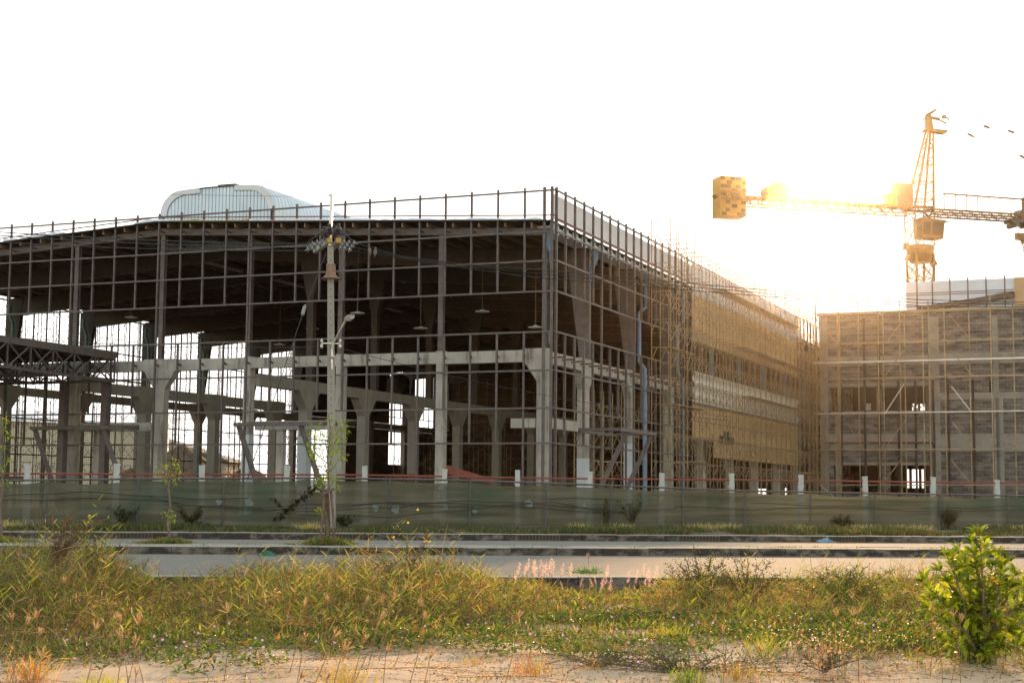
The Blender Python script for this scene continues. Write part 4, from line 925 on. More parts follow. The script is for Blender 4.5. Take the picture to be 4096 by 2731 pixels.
# jib to the right
zj = z_jib-.05; xr = 15.5
b = MB()
for y in (-.7, .7): b.beam((MW, y, zj), (xr, y, zj), .18); b.beam((MW, y, zj-.55), (xr, y, zj-.55), .16)
for i in range(25):
    x = MW+i*.58
    for y in (-.7, .7): b.beam((x, y, zj-.55 if i % 2 else zj), (x+.58, y, zj if i % 2 else zj-.55), .10)
    b.beam((x, -.7, zj-.55), (x+.58, .7, zj-.55), .05)
b.build('jib', M['crane'], crane)
b = MB(); z1 = K(3800, 782).z; b.beam((K(3760, 778).x, -.7, z1), (xr, -.7, z1-.1), .14)
for i in range(9): x = K(3762, 778).x+i*1.32; b.beam((x, -.7, z1), (x, -.7, zj), .07); b.beam((x-.12, -.7, z1), (x+.12, -.7, z1-.12), .1, .12)
b.build('jib_handrail', M['crane'], crane)
tx = K(4072, 840).x
b = MB(); b.box(tx-1.2, tx+2.4, -.85, .85, zj-.85, zj-.5); b.box(tx-.2, tx+.5, -.5, .5, zj-.5, zj+.5); b.beam((tx-1.0, -.8, zj-.4), (tx+.3, -.8, zj+.6), .3); b.beam((tx+.3, -.8, zj+.4), (tx+.25, -.8, z1+.1), .32); b.lathe((tx-.6, -.9, zj-1.05), [(0, .3), (1.8, .3)], 12, (0, 1, 0)); b.lathe((tx+.9, -.9, zj-1.0), [(0, .25), (1.8, .25)], 12, (0, 1, 0)); b.beam((tx-1.2, -.8, zj-.8), (tx-.3, -.8, zj-1.4), .14)
b.build('trolley', M['crane_dark'], crane)
hb = K(4080, 945); b = MB(); hz1, hz2 = K(4080, 933).z, K(4080, 960).z
b.hexa([(hb.x-.5, -.25, hz2), (hb.x+1.3, -.25, hz2), (hb.x+1.3, .25, hz2), (hb.x-.5, .25, hz2), (hb.x-.5, -.25, hz1), (hb.x+1.3, -.25, hz1), (hb.x+1.3, .25, hz1), (hb.x-.5, .25, hz1)]); b.beam((hb.x+.28, 0, hz2), (hb.x+.3, 0, hz2-.42), .38, .3, .2, .2)
hp = [Vector((hb.x+.3, 0, hz2-.4)), Vector((hb.x+.38, 0, hz2-.75)), Vector((hb.x+.47, 0, hz2-.95)), Vector((hb.x+.38, 0, hz2-1.15)), Vector((hb.x+.22, 0, hz2-1.12)), Vector((hb.x+.2, 0, hz2-.95))]
b.tube(hp, [.06, .06, .07, .07, .05, .02], 8); hk = b.build('hook_block', M['crane'], crane)
b = MB(); b.beam((hb.x-.2, 0, hz1), (hb.x-.2, 0, zj-.9), .02); b.beam((hb.x+1, 0, hz1), (hb.x+1, 0, zj-.9), .02); b.build('hoist_rope', M['wire'], crane)
# counter jib to the left
xl = K(2868, 770).x; zc = z_jib+.05
b = MB()
for y in (-.75, .75): b.beam((-MW, y, zc), (xl, y, zc), .16, .18); b.beam((-MW, y, zc-.75), (xl+3, y, zc-.75), .13)
n_ = int((-MW-xl)/.62)
for i in range(n_):
    x = -MW-i*.62
    for y in (-.75, .75): b.beam((x, y, zc if i % 2 else zc-.75), (x-.62, y, zc-.75 if i % 2 else zc), .10)
    b.beam((x, -.75, zc), (x-.62, .75, zc), .09); b.beam((x, -.75, zc-.02), (x, .75, zc-.02), .07)
b.prism([(xl, -.5, zc-.25), (xl-.45, -.5, zc+.05), (xl, -.5, zc+.1)], (0, 1, 0)); b.build('counter_jib', M['crane'], crane)
cw0, cw1 = K(2866, 868), K(2968, 718); rr = random.Random(9)
b = MB(); b.box(cw0.x, cw1.x, -1.05, 1.05, cw0.z, cw1.z); cw = b.build('counterweight', M['ballast_a'], crane)
b = MB(); hh = (cw1.z-cw0.z); ww = cw1.x-cw0.x
for i in range(10):
    for j in range(5):
        if (i+j*2+(i//3)) % 3 == 0 or rr.random() < .12:
            x = cw0.x+ww*j/5+(.0 if i % 2 else .12); z = cw0.z+hh*i/10; b.box(max(x, cw0.x+.02), min(x+ww/5*rr.uniform(.8, 1.25), cw1.x-.02), -1.075-.001*j, -1.052, z+.03, z+hh/10-.02)
b.build('dark_blocks', M['ballast_b'], cw)
b = MB(); zm = (cw0.z+cw1.z)/2+.1
for dz in (.38, -.4): b.box(cw0.x-.05, cw1.x+.1, -1.2, -1.08, zm+dz-.06, zm+dz+.06)
for i in range(4): x = cw0.x+ww*i/4; b.beam((x, -1.14, zm-.35), (x+ww/8, -1.14, zm+.35), .08); b.beam((x+ww/8, -1.14, zm+.35), (x+ww/4, -1.14, zm-.35), .08)
b.build('ballast_frame', M['crane'], cw)
b = MB(); p, q = K(3577, 812), K(3640, 740); b.box(p.x, q.x, -.6, .6, zc+.1, q.z); b.build('switch_cabinet', M['crane_dark'], crane)
b = MB(); p, q = K(3542, 812), K(3577, 779); b.box(p.x, q.x-.02, -.5, .5, zc+.1, q.z); b.build('control_box', M['crane'], crane)
p = K(3062, 770); b = MB(); b.prism([(p.x-.05, -.7, zc+.2), (p.x-.15, -.7, zc+1.1), (p.x+.9, -.7, zc+1.75), (p.x+1.6, -.7, zc+1.1), (p.x+1.6, -.7, zc+.2)], (0, 1.4, 0)); b.lathe((p.x+.4, -.8, zc+.75), [(0, .6), (1.6, .6)], 14, (0, 1, 0)); q = K(3140, 760); b.box(q.x-.5, q.x+.4, -.5, .5, zc+.1, zc+1.8); b.build('winch', M['crane'], crane)
# stay rods
b = MB(); b.beam((t1.x, -.2, t1.z-.3), (xl+3.2, -.5, zc+.1), .045); b.beam((t1.x, .2, t1.z-.3), (xl+3.2, .5, zc+.1), .045); b.beam((p.x+11, -.1, zc+6.3), (p.x+11.9, -.1, zc+6.75), .01); b.build('stay_rod', M['crane'], crane)
b = MB(); e1 = K(3780, 472); b.beam((e1.x, -.2, e1.z), (K(4200, 552).x, -.3, K(4200, 552).z), .04); e2 = K(3780, 494); b.beam((e2.x, .2, e2.z), (K(4200, 668).x, .3, K(4200, 668).z), .04)
for q, s in (((3941, 510), .2), ((4039, 529), .2), ((3889, 540), .42), ((4096, 626), .42)): c = K(*q); b.lathe((c.x-.45, -.25 if s == .2 else .25, c.z+.45*s), [(0, .02), (.25, .13), (.7, .13), (.95, .02)], 8, (1, 0, -s))
b.build('stay_rod', M['crane_dark'], crane)

# ================================================================ truss canopy at the left
cu0, cu1, cd_ = 26.8, 44.0, 15.5
can = thing('truss_canopy', 'flat steel truss canopy on dark posts jutting from the left of the hall', 'canopy', HW(cu0, 0, 0), RZ)
def Lc(u, v, z): return (-(u-cu0), v, z)
b = MB(); b.hexa([Lc(cu1, -cd_, 9.15), Lc(cu0, -cd_, 9.15), Lc(cu0, -.5, 8.95), Lc(cu1, -.5, 8.95), Lc(cu1, -cd_, 9.3), Lc(cu0, -cd_, 9.3), Lc(cu0, -.5, 9.3), Lc(cu1, -.5, 9.3)]); b.build('roof_deck', M['steel'], can)
def truss(p, q, dz, n, name='truss'):
    b = MB(); p, q = Vector(p), Vector(q); dn = Vector((0, 0, -dz)); b.beam(p, q, .16, .2); b.beam(p+dn, q+dn, .14, .16)
    for i in range(n+1):
        a = p.lerp(q, i/n); b.beam(a, a+dn, .08)
        if i < n: c = p.lerp(q, (i+1)/n); b.beam(a, c+dn, .07, up=(.3, 1, 0)); b.beam(a+dn, c, .07, up=(.3, 1, 0))
    return b.build(name, M['steel'], can)
for u in (cu0, cu0+5.7, cu0+11.4, cu1): truss(Lc(u, -.7, 8.9), Lc(u, -cd_+.1, 9.1), 1.35, 8)
for v in (-.8, -5.6, -10.4, -cd_+.3): truss(Lc(cu0+.2, v, 8.88), Lc(cu1-.2, v, 8.88), 1.3, 10)
for k in range(12):
    b = MB(); b.beam(Lc(cu0+.1, -1.2-k*1.2, 8.82), Lc(cu1, -1.2-k*1.2, 8.82), .08, .14); b.build('deck_rib', M['steel_dark'], can)
for (px, w_) in ((436, .4), (215, .42)):
    p = P(px, 1980, 90.2); q = Matrix.Rotation(-RZ, 3, 'Z') @ (p-HW(cu0, 0, 0)); b = MB(); b.box(q.x-w_/2, q.x+w_/2, -.9, -.5, 0, 7.6); b.build('post', M['steel'], can)
b = MB(); b.beam(Lc(cu0+4, -3, 1.9), Lc(cu0+12, -3, 1.9), .3, .3); b.box(-(12.0), -(11.6), -3.2, -2.8, 0, 1.8); b.build('low_beam', M['steel_dark'], can)
# things lying inside
t = P(1800, 1870, 78); b = MB(); b.beam(P(1785, 1872, 77), P(1965, 1925, 79), .12, .3); b.beam(P(1785, 1890, 77), P(1975, 1935, 79), .1, .1); tag(b.build('steel_channel', M['rust']), 'rusty steel channel tilted behind the red rail', 'steel beam')
p = P(1592, 1535, 150); t = thing('water_tank', 'dark round water tank silhouetted in a high opening deep in the hall', 'water tank', (p.x, p.y, p.z-1.6)); b = MB(); b.lathe((0, 0, 0), [(0, 1.1), (.1, 1.15), (.7, 1.1), (.8, 1.15), (1.4, 1.1), (1.5, 1.15), (2.2, 1.05), (2.5, .5), (2.6, .3)], 16); b.build('tank_body', M['dark'], t); b = MB(); b.box(-1.2, 1.2, -1.2, 1.2, -.2, -.01); b.build('tank_base', M['steel_dark'], t)
for k in range(9):
    p = P(1560+k*13.5, 1920, 100+.4*(k % 3)); b = MB(); b.lathe((p.x, p.y, p.z-.5), [(0, .10), (.9, .10)], 10); 
    tag(b.build('steel_drum', M['rust']), 'small rusty drum in a row behind the red rail', 'drum', 'row of rusty drums inside the hall')

# ================================================================ background beyond the hall
A_, B_ = P(-700, 1960, 235), P(575, 1960, 275)
wh = thing('warehouse', 'long cream corrugated warehouse beyond the open left bays', 'building', (A_.x, A_.y, 0), 0)
b = MB(); n_ = 330; zt2 = 12.6
for i in range(n_):
    p = A_.lerp(B_, i/n_); q = A_.lerp(B_, (i+1)/n_); dy = .25*(i % 2)
    b.face([(p.x, p.y+dy, 0), (q.x, q.y+dy, 0), (q.x, q.y+dy, zt2), (p.x, p.y+dy, zt2)]); b.face([(q.x, q.y+dy, 0), (q.x, q.y+.25-dy, 0), (q.x, q.y+.25-dy, zt2), (q.x, q.y+dy, zt2)])
b.build('wall', mat('cream_sheet', (.60, .53, .40), .6, 0, .06, .2), wh, world=True)
b = MB(); b.hexa([(A_.x-1, A_.y-1, zt2), (B_.x+1, B_.y-1, zt2), (B_.x+1, B_.y+40, zt2+3), (A_.x-1, A_.y+40, zt2+3), (A_.x-1, A_.y-1, zt2+.4), (B_.x+1, B_.y-1, zt2+.4), (B_.x+1, B_.y+40, zt2+3.4), (A_.x-1, A_.y+40, zt2+3.4)]); b.build('roof', M['white_metal'], wh, world=True)
A_, B_ = P(600, 1960, 300), P(900, 1960, 330)
w2_ = thing('warehouse', 'small pale shed with a sloping roof behind the earth heap', 'building', (A_.x, A_.y, 0)); b = MB(); b.hexa([(A_.x, A_.y, 0), (B_.x, B_.y, 0), (B_.x, B_.y+20, 0), (A_.x, A_.y+20, 0), (A_.x, A_.y, 11.5), (B_.x, B_.y, 7.5), (B_.x, B_.y+20, 7.5), (A_.x, A_.y+20, 11.5)]); b.build('wall', M['band'], w2_, world=True)
b = MB(); b.hexa([(A_.x-1, A_.y-1, 11.52), (B_.x+1, B_.y-1, 7.3), (B_.x+1, B_.y+21, 7.3), (A_.x-1, A_.y+21, 11.52), (A_.x-1, A_.y-1, 12.0), (B_.x+1, B_.y-1, 7.8), (B_.x+1, B_.y+21, 7.8), (A_.x-1, A_.y+21, 12.0)]); b.build('roof', M['steel_dark'], w2_, world=True)
A_ = P(625, 1960, 290); b = MB(); b.box(A_.x-1.4, A_.x+1.4, A_.y, A_.y+3, 0, 15.5); b.box(A_.x-1.5, A_.x+1.5, A_.y-.1, A_.y+3.1, 15.5, 15.8)
for k in range(12): b.box(A_.x-1.4+k*.24, A_.x-1.32+k*.24, A_.y-.05, A_.y-.002, 0, 15.5)
tag(b.build('silo_tower', M['white_metal']), 'narrow pale clad tower right of the cream warehouse', 'tower')
def heap(px, Y, w_, h, lab, seed):
    c = P(px, 1980, Y); r_ = np.random.default_rng(seed); nn = 44; g = np.linspace(-1, 1, nn); X, Y_ = np.meshgrid(g, g); rad = np.sqrt(X**2+Y_**2)
    Z = h*.72*np.clip(1-rad**1.6, 0, 1)*(1+.25*np.sin(X*5+seed)*np.cos(Y_*4))
    for f in (3, 7, 13): Z += (h*.22/f)*np.sin(X*f*2+seed*f)*np.sin(Y_*f*2.3+f)*(rad < 1)
    Z += r_.normal(0, .07, Z.shape)*(rad < .98); Z = np.where(rad < 1, Z, 0)-.2
    V = np.stack([c.x+X*w_, c.y+Y_*w_*.7, Z], -1).reshape(-1, 3); i = (np.arange(nn-1)[:, None]*nn+np.arange(nn-1)[None]).ravel()
    tag(quad_mesh('earth_heap', V, np.stack([i, i+1, i+nn+1, i+nn], 1), M['earth'], world=False), lab, 'earth heap', 'heaps of excavated earth')
heap(705, 175, 9, 7.2, 'largest brown earth heap, seen through the bay left of the wide corbelled column', 1)
heap(520, 165, 5, 4.2, 'lower earth heap at the foot of the largest one', 2); heap(1040, 190, 9, 5.0, 'earth heap seen between the columns left of the staked tree', 3)
# litter on the road
def scrap(name, px, py, z, r, m_, lab, cat):
    p = PZ(px, py, z); rr = random.Random(px); b = MB(); 
    pts = []
    for i in range(7):
        ring = []
        for j in range(9): t = j/9*2*math.pi; q = r*(1-i/7)*rr.uniform(.6, 1.15); ring.append((p.x+q*math.cos(t)*1.7, p.y+q*math.sin(t)*.5, p.z+.002+i*r*.09*rr.uniform(.6, 1.5)))
        pts.append(ring)
    n0_ = 0; b.v = [q for ring in pts for q in ring]
    for i in range(6):
        for j in range(9): b.f.append((i*9+j, i*9+(j+1) % 9, (i+1)*9+(j+1) % 9, (i+1)*9+j))
    return tag(b.build(name, M[m_]), lab, cat)
scrap('plastic_scrap', 3305, 2168, .0, .2, 'bag_blue', 'crumpled blue plastic lying against the far kerb', 'litter')
scrap('net_scrap', 1068, 2222, .0, .17, 'bag_green', 'scrap of green net lying at the foot of the median kerb', 'litter')

# ================================================================ vegetation
GREEN, YGREEN, DGREEN = (.13, .21, .03), (.34, .37, .045), (.045, .085, .02)
STRAW, TAN, RUSTY, BROWN = (.46, .33, .15), (.34, .22, .10), (.42, .20, .07), (.13, .075, .04)
SIL = [(-80, 1250), (0, 1250), (60, 1246), (110, 1230), (170, 1228), (230, 1246), (300, 1280), (345, 1325), (380, 1345), (450, 1338), (520, 1322), (600, 1302), (660, 1285), (740, 1280), (820, 1276), (880, 1268), (960, 1272), (1040, 1282), (1090, 1305), (1150, 1345), (1240, 1362), (1300, 1392), (1420, 1396), (1490, 1368), (1540, 1325), (1620, 1315), (1700, 1330), (1760, 1338), (1830, 1318), (1900, 1300), (1960, 1306), (2040, 1322), (2120, 1334), (2200, 1330), (2300, 1325), (2430, 1320)]
sx = np.array([a for a, _ in SIL], float)*OV; sy = np.array([c for _, c in SIL], float)*OV
def hz_y(px): return 1974+(px-2048)*.00885
def px_of(x, y): return 2048+x/y*F_PX-.0087*0
def grass_h(x, y):
    """height of the tangled growth over the sandy plot: low at the sandy front, tallest along the back"""
    px = px_of(x, y); ztop = 1.3-(np.interp(px, sx, sy)-hz_y(px))*18.3/F_PX; H = np.clip(ztop+.10, .07, 1.0)
    st_ = np.interp(px, [0, 1300, 2100, 4096], [12.6, 13.6, 16.2, 16.4]); f = np.clip((y-st_)/np.interp(px, [0, 1300, 2100, 4096], [4.0, 4.0, 2.4, 2.4]), 0, 1); back = np.clip((22.2-y)/1.2, .35, 1)
    return H*(.10+.90*f**1.2)*back*(.62+.5*clump(x, y, 2.1, 1.0)*(.6+.6*clump(x, y, 4.7, 3.0)))*1.12
front_d = lambda px: np.interp(px, [0, 500, 1000, 1600, 2200, 3000, 4096], [11.6, 12.9, 13.5, 14.0, 14.2, 14.6, 14.4])
def scatter(n, y0, y1, dens=None):
    out = []
    got = 0
    while got < n:
        y = rng.uniform(y0, y1, n); x = rng.uniform(-1, 1, n)*(y*.345+.9); k = rng.random(n) < (dens(x, y) if dens else 1)*(y/y1); out.append(np.stack([x[k], y[k]], 1)); got += k.sum()
    return np.concatenate(out)[:n]
def clump(x, y, s=1.3, o=0): return .5+.5*np.sin(x*s+1.7*np.sin(y*s*.8+o)+o)*np.cos(y*s*1.1+x*.6+o*2)
def dens_main(x, y):
    px = px_of(x, y); fd = front_d(px); d = np.clip((y-fd+.4*np.sin(x*3.1)+.3*np.sin(x*7.7+y))/1.1, 0, 1)
    bare = np.where((px > 2230) & (px < 2640) & (y > 20.6), .35, 1); nb = np.exp(-((x-4.2)**2+(y-14.6)**2)/1.6)
    return np.clip(np.clip(d, 0, 1)*(.35+.65*clump(x, y, 1.9))*bare+nb*.8, 0, 1)*(y < 22.3+.13*x)
def sandz(x, y): return gz(x, y)-.01
def unit(a): return a/np.linalg.norm(a, axis=1, keepdims=True)
def light_mix(px):  # shade at the left put into duller colours; yellow-green and straw grow rightward
    return np.clip((px-300)/2200, 0, 1)
parts = []
# thatch: fine crossing straws in all directions, shadow between them put into darker tones
n = 52000; p = scatter(n, 12, 22.3, dens_main); x, y = p[:, 0], p[:, 1]; h = grass_h(x, y)
z = sandz(x, y)+h*rng.random(n)**1.3*.85; d = rng.normal(size=(n, 3)); d[:, 2] = d[:, 2]*.55+.25; c = np.where(rng.random((n, 1)) < .2+.8*light_mix(px_of(x, y))[:, None], palette(n, [STRAW, TAN, BROWN, (.09, .12, .03), RUSTY, (.06, .04, .025)], [1.8, 3.0, 2.6, 2.4, 1.1, 1.6]), palette(n, [(.24, .17, .10), (.17, .11, .06), (.07, .045, .025), (.08, .11, .03)], [2, 3, 2.5, 2]))
parts.append(ribbons(np.stack([x, y, z], 1), unit(d), rng.uniform(.12, .5, n)*(.5+h), rng.uniform(.0035, .007, n), c, 3, .2))
# upright stems with leaves
n = 9500; p = scatter(n, 12.5, 22.2, dens_main); x, y = p[:, 0], p[:, 1]; h = grass_h(x, y); px = px_of(x, y)
d = rng.normal(size=(n, 3))*.42; d[:, 2] = 1; d[:, 0] += .12; d = unit(d); Ls = h*rng.uniform(.55, 1.12, n)+.04
b0 = np.stack([x, y, sandz(x, y)], 1); mixr = light_mix(px)[:, None]
cs = palette(n, [TAN, RUSTY, STRAW, GREEN], [3, 2.5, 3, 2]); parts.append(ribbons(b0, d, Ls, np.full(n, .007), cs, 3, .12))
for k in range(8):
    t = rng.uniform(.2, 1.05, n); base = b0+d*(Ls*t)[:, None]; base[:, 2] -= .12*Ls*t*t
    ld_ = rng.normal(size=(n, 3))*.75+d*.9; ld_[:, 2] = np.abs(ld_[:, 2])*.8+.15
    cl_ = palette(n, [(.085, .13, .03), (.15, .19, .04), DGREEN, (.26, .19, .10), (.20, .11, .05)], [3.5, 1.6, 2, 1.3, 1.0]); cr_ = palette(n, [GREEN, YGREEN, DGREEN, STRAW, RUSTY], [3.6, 1.5, 2.2, .8, .6]); c = np.where(rng.random((n, 1)) < .25+.75*mixr, cr_, cl_)
    parts.append(ribbons(base, unit(ld_), rng.uniform(.08, .24, n)*np.clip(h*1.6, .5, 1.1), rng.uniform(.006, .013, n), np.clip(c, 0, 1), 2, .07))
n = 420; p = scatter(n, 14, 21.5, dens_main); x, y = p[:, 0], p[:, 1]; h = grass_h(x, y)
b0 = np.stack([x, y, sandz(x, y)], 1); d = rng.normal(size=(n, 3))*.22; d[:, 2] = 1; d[:, 0] += .15; d = unit(d); Ls = h*rng.uniform(1.1, 1.6, n)
parts.append(ribbons(b0, d, Ls, np.full(n, .006), palette(n, [STRAW, RUSTY, TAN], [2, 2, 2]), 3, .10))
for k in range(6):
    t = .6+.4*k/5; base = b0+d*(Ls*t)[:, None]; base[:, 2] -= .10*Ls*t*t; sg = 1 if k % 2 else -1
    ld_ = np.stack([np.full(n, .75*sg)+rng.normal(0, .2, n), rng.normal(0, .5, n), np.full(n, .75)], 1)
    parts.append(ribbons(base, unit(ld_), rng.uniform(.08, .15, n), rng.uniform(.008, .012, n), palette(n, [YGREEN, (.26, .32, .04), STRAW], [3, 2, 1]), 2, .05))
V, Q, C = join(parts); o = quad_mesh('wild_grass', V, Q, M['grass'], C, world=False); tag(o, 'tangled knee-high wild grass, green and straw, filling the plot before the road', None, None, 'stuff')
# low green creeping cover in the middle belt
n = 30000
def dens_low(x, y):
    px = px_of(x, y); fd = front_d(px); d = np.clip((y-fd+.9+.5*np.sin(x*2.3)+.25*np.sin(x*9+y*3))/1.0, 0, 1)*np.clip((18.8-y)/1.2, 0, 1)
    return d*np.clip(clump(x, y, 1.9, 2)*1.7-.35, .03, 1)*np.clip(.25+px/2600, .3, 1)
p = scatter(n, 12, 19, dens_low); x, y = p[:, 0], p[:, 1]; z = sandz(x, y)+.02+rng.random(n)*.09*(.4+clump(x, y, 2.2)); d = rng.normal(size=(n, 3)); d[:, 2] = np.abs(d[:, 2])*.6+.1
c = palette(n, [(.08, .125, .025), (.13, .18, .03), (.27, .27, .05), DGREEN, (.30, .15, .06)], [4, 2.4, 1.2, 2.2, 1.2])
V, Q, C = leaves(np.stack([x, y, z], 1), unit(d), rng.uniform(.035, .085, n), rng.uniform(.014, .03, n), c)
tag(quad_mesh('ground_cover', V, Q, M['leaf'], C, world=False, tris=True), 'low green creeping plants spreading over the sand in front of the grass', None, None, 'stuff')
# sparse seedlings, dry bits and runners on the sand
parts = []
n = 5200; p = scatter(n, 9.5, 15, lambda x, y: np.clip(clump(x, y, 2.6, 4)*1.6-.55, .03, 1)); x, y = p[:, 0], p[:, 1]; d = rng.normal(size=(n, 3)); d[:, 2] = np.abs(d[:, 2])*.8
c = palette(n, [RUSTY, STRAW, TAN, BROWN, YGREEN, GREEN], [2.5, 2, 2, 2, 1.5, 1.2])
parts.append(ribbons(np.stack([x, y, sandz(x, y)+.012], 1), unit(d), rng.uniform(.03, .12, n), rng.uniform(.003, .008, n), c, 2, .2))
for k in range(70):
    x0 = rng.uniform(-4.5, 5); y0 = rng.uniform(10.5, 14.5); a = rng.uniform(-.5, .5)+(math.pi if rng.random() < .5 else 0); m_ = 26
    tt = np.arange(m_)*.055; ang = a+np.cumsum(rng.normal(0, .14, m_)); xx = x0+np.cumsum(np.cos(ang))*.055; yy = y0+np.cumsum(np.sin(ang))*.055*.8
    bb = np.stack([xx, yy, sandz(xx, yy)+.018], 1); dd = np.diff(bb, axis=0); LL = np.linalg.norm(dd, axis=1)
    parts.append(ribbons(bb[:-1], unit(dd), LL*1.15, np.full(m_-1, .009), palette(m_-1, [BROWN, RUSTY, (.10, .06, .035)], [2, 1, 2]), 1, 0.0, side=np.tile([[0, .3, 1.0]], (m_-1, 1))))
V, Q, C = join(parts); tag(quad_mesh('dry_runners', V, Q, M['grass'], C, world=False), 'dry brown runners and straw bits scattered on the bare sand', None, None, 'stuff')
# grit on the sand
n = 9000; p = scatter(n, 9.5, 14.8); x, y = p[:, 0], p[:, 1]; r_ = rng.uniform(.003, .010, n)**1.0
z = sandz(x, y)+.010; T = []
base = np.stack([x, y, z], 1); off = np.array([[1, 0, 0], [-.5, .87, 0], [-.5, -.87, 0], [0, 0, 1.1]]); V = (base[:, None]+off[None]*r_[:, None, None]*rng.uniform(.7, 1.4, (n, 4, 1))).reshape(-1, 3); i = np.arange(n)*4
T = np.concatenate([np.stack([i, i+1, i+3], 1), np.stack([i+1, i+2, i+3], 1), np.stack([i+2, i, i+3], 1)])
tag(quad_mesh('grit', V, T, M['grass'], np.repeat(palette(n, [(.10, .07, .05), (.3, .23, .16), (.45, .36, .26), (.06, .045, .035)], [3, 2, 1.5, 2]), 4, axis=0), world=False, tris=True), 'fine dark grit lying on the sandy ground', None, None, 'stuff')
# verge grass in front of the net fence
def tufts(name, label, pts, hts, cols, wts, per=60, spread=.12, w0=.010, lean=.35):
    pr_ = []
    for (x, y, z), h in zip(pts, hts):
        n = int(per*rng.uniform(.7, 1.3)); bx = np.stack([rng.normal(x, spread, n), rng.normal(y, spread, n), np.full(n, z)], 1); d = rng.normal(size=(n, 3))*lean; d[:, 2] = 1
        pr_.append(ribbons(bx, unit(d), h*rng.uniform(.5, 1.1, n), rng.uniform(.6, 1.2, n)*w0, palette(n, cols, wts), 3, .35))
    V, Q, C = join(pr_); return quad_mesh(name, V, Q, M['grass'], C, world=False)
pts, hts = [], []
for k in range(620):
    px = rng.uniform(-60, 4160); x, y0 = on_fence(px); yk = ry(44.1, x); y = rng.uniform(yk, y0-.25); 
    base_h = .14+.20*abs(math.sin(px*.004+1)*math.sin(px*.0131))*rng.random()+.07*rng.random()
    if any(abs(px-q) < 120 for q in (500, 560, 700, 2330, 2750, 2950, 3250, 3390, 3900)): base_h += .18
    pts.append((x, y, .17)); hts.append(base_h)
o = tufts('verge_grass', '', pts, hts, [DGREEN, (.08, .10, .03), (.22, .18, .09), (.14, .10, .05), (.045, .055, .02)], [3, 2.4, 1.0, 1.4, 3.4], 75, .22, .018); tag(o, 'dark ragged grass along the foot of the green net fence', None, None, 'stuff')
pts, hts = [], []
for px in (40, 1240, 2320, 2490, 2760, 2830, 2890, 2920, 3225, 3420, 3470, 3600, 3680, 4060): x, y = on_fence(px, -2.2); pts.append((x, y, .17)); hts.append(.48)
G_ = 'pale feathery tussocks on the far verge'
for k, (p_, h_) in enumerate(zip(pts, hts)):
    o = tufts('grass_tussock', '', [p_], [h_], [STRAW, (.5, .46, .25), YGREEN], [3, 2, 1], 160, .2, .016, .4); tag(o, 'pale feathery grass tussock on the far verge against the net', 'grass tussock', G_)
# median weeds and gutter weeds
pts, hts = [], []
for k in range(60): x = rng.uniform(-12, 12); pts.append((x, ry(rng.choice([33.55, 34.4]), x)+rng.normal(0, .05), .16)); hts.append(rng.uniform(.03, .08))
for k in range(40): x = rng.uniform(-9, 3); pts.append((x, ry(23.0, x), .0)); hts.append(rng.uniform(.03, .10))
o = tufts('gutter_weeds', '', pts, hts, [GREEN, DGREEN, TAN], [3, 2, 1], 22, .12, .012, .6); tag(o, 'small weeds growing in the joints of the kerbs', None, None, 'stuff')
p_ = PZ(2345, 2290, .1); o = tufts('grass_tuft', '', [(p_.x, p_.y+.1, .08)], [.26], [(.06, .16, .03), (.10, .22, .04)], [1, 1], 130, .12, .012, .9); tag(o, 'bright green grass tuft growing over the near kerb in the middle', 'grass tuft')

# ---- young trees
def leafy_twigs(root, pts, nleaf, size, wid, cols, wts, spread, name='foliage', up=.2, fold=.2, m_='leaf'):
    L_ = []
    for (q, rad, nl) in pts:
        n = int(nl*nleaf); off = rng.normal(size=(n, 3)); off = unit(off)*(rng.random(n)**.5)[:, None]*np.array(rad); b_ = np.array(q)+off
        d = off/np.array(rad)*.9+rng.normal(size=(n, 3))*.5; d[:, 2] += up
        L_.append(leaves(b_, unit(d), rng.uniform(.6, 1.15, n)*size, rng.uniform(.7, 1.1, n)*wid, palette(n, cols, wts), fold))
    V, Q, C = join(L_); return quad_mesh(name, V, Q, M[m_], C, parent=root, tris=True)
LG, LY = (.16, .24, .03), (.42, .40, .03)
def young_tree(label, bpx, bpy, tpx, tpy, Y, clusters, lcols, wts, zb=.17, rtr=.035, bare=(), nl=44, lsz=.10):
    base = P(bpx, bpy, Y); base.z = zb; top = P(tpx, tpy, Y); t = thing('young_tree', label, 'tree', base, 0)
    b = MB(); k = 9; tr_ = [Vector((base.x+(top.x-base.x)*i/k+.03*math.sin(i*1.9), Y+.02*math.cos(i*2.3), base.z+(top.z-base.z)*i/k)) for i in range(k+1)]
    b.tube(tr_, [rtr*(1-.82*i/k) for i in range(k+1)], 7)
    for (px, py, rx, w_) in clusters:
        q = P(px, py, Y+rng.uniform(-.25, .25)); s = min(max((q.z-base.z)/(top.z-base.z)-.14, .15), .95); a = tr_[0].lerp(tr_[-1], s); mid = a.lerp(q, .5)+Vector((0, 0, -.04)); b.tube([a, mid, q], [.012, .008, .003], 5)
    for (px, py, px2, py2) in bare: b.tube([P(px, py, Y), P((px+px2)/2+4, (py+py2)/2, Y), P(px2, py2, Y)], [.012, .008, .003], 5)
    b.build('trunk', M['bark'], t, world=True)
    pts = [(P(px, py, Y+rng.uniform(-.3, .3)), (rx*Y/F_PX*OV, rx*Y/F_PX*OV, rx*Y/F_PX*OV*.75), w_) for (px, py, rx, w_) in clusters]
    leafy_twigs(t, pts, nl, lsz, lsz*.34, lcols, wts, 1, name='crown', up=-.25); return t
c_ = lambda L_: [(a*OV, b_*OV, r, w_) for a, b_, r, w_ in L_]
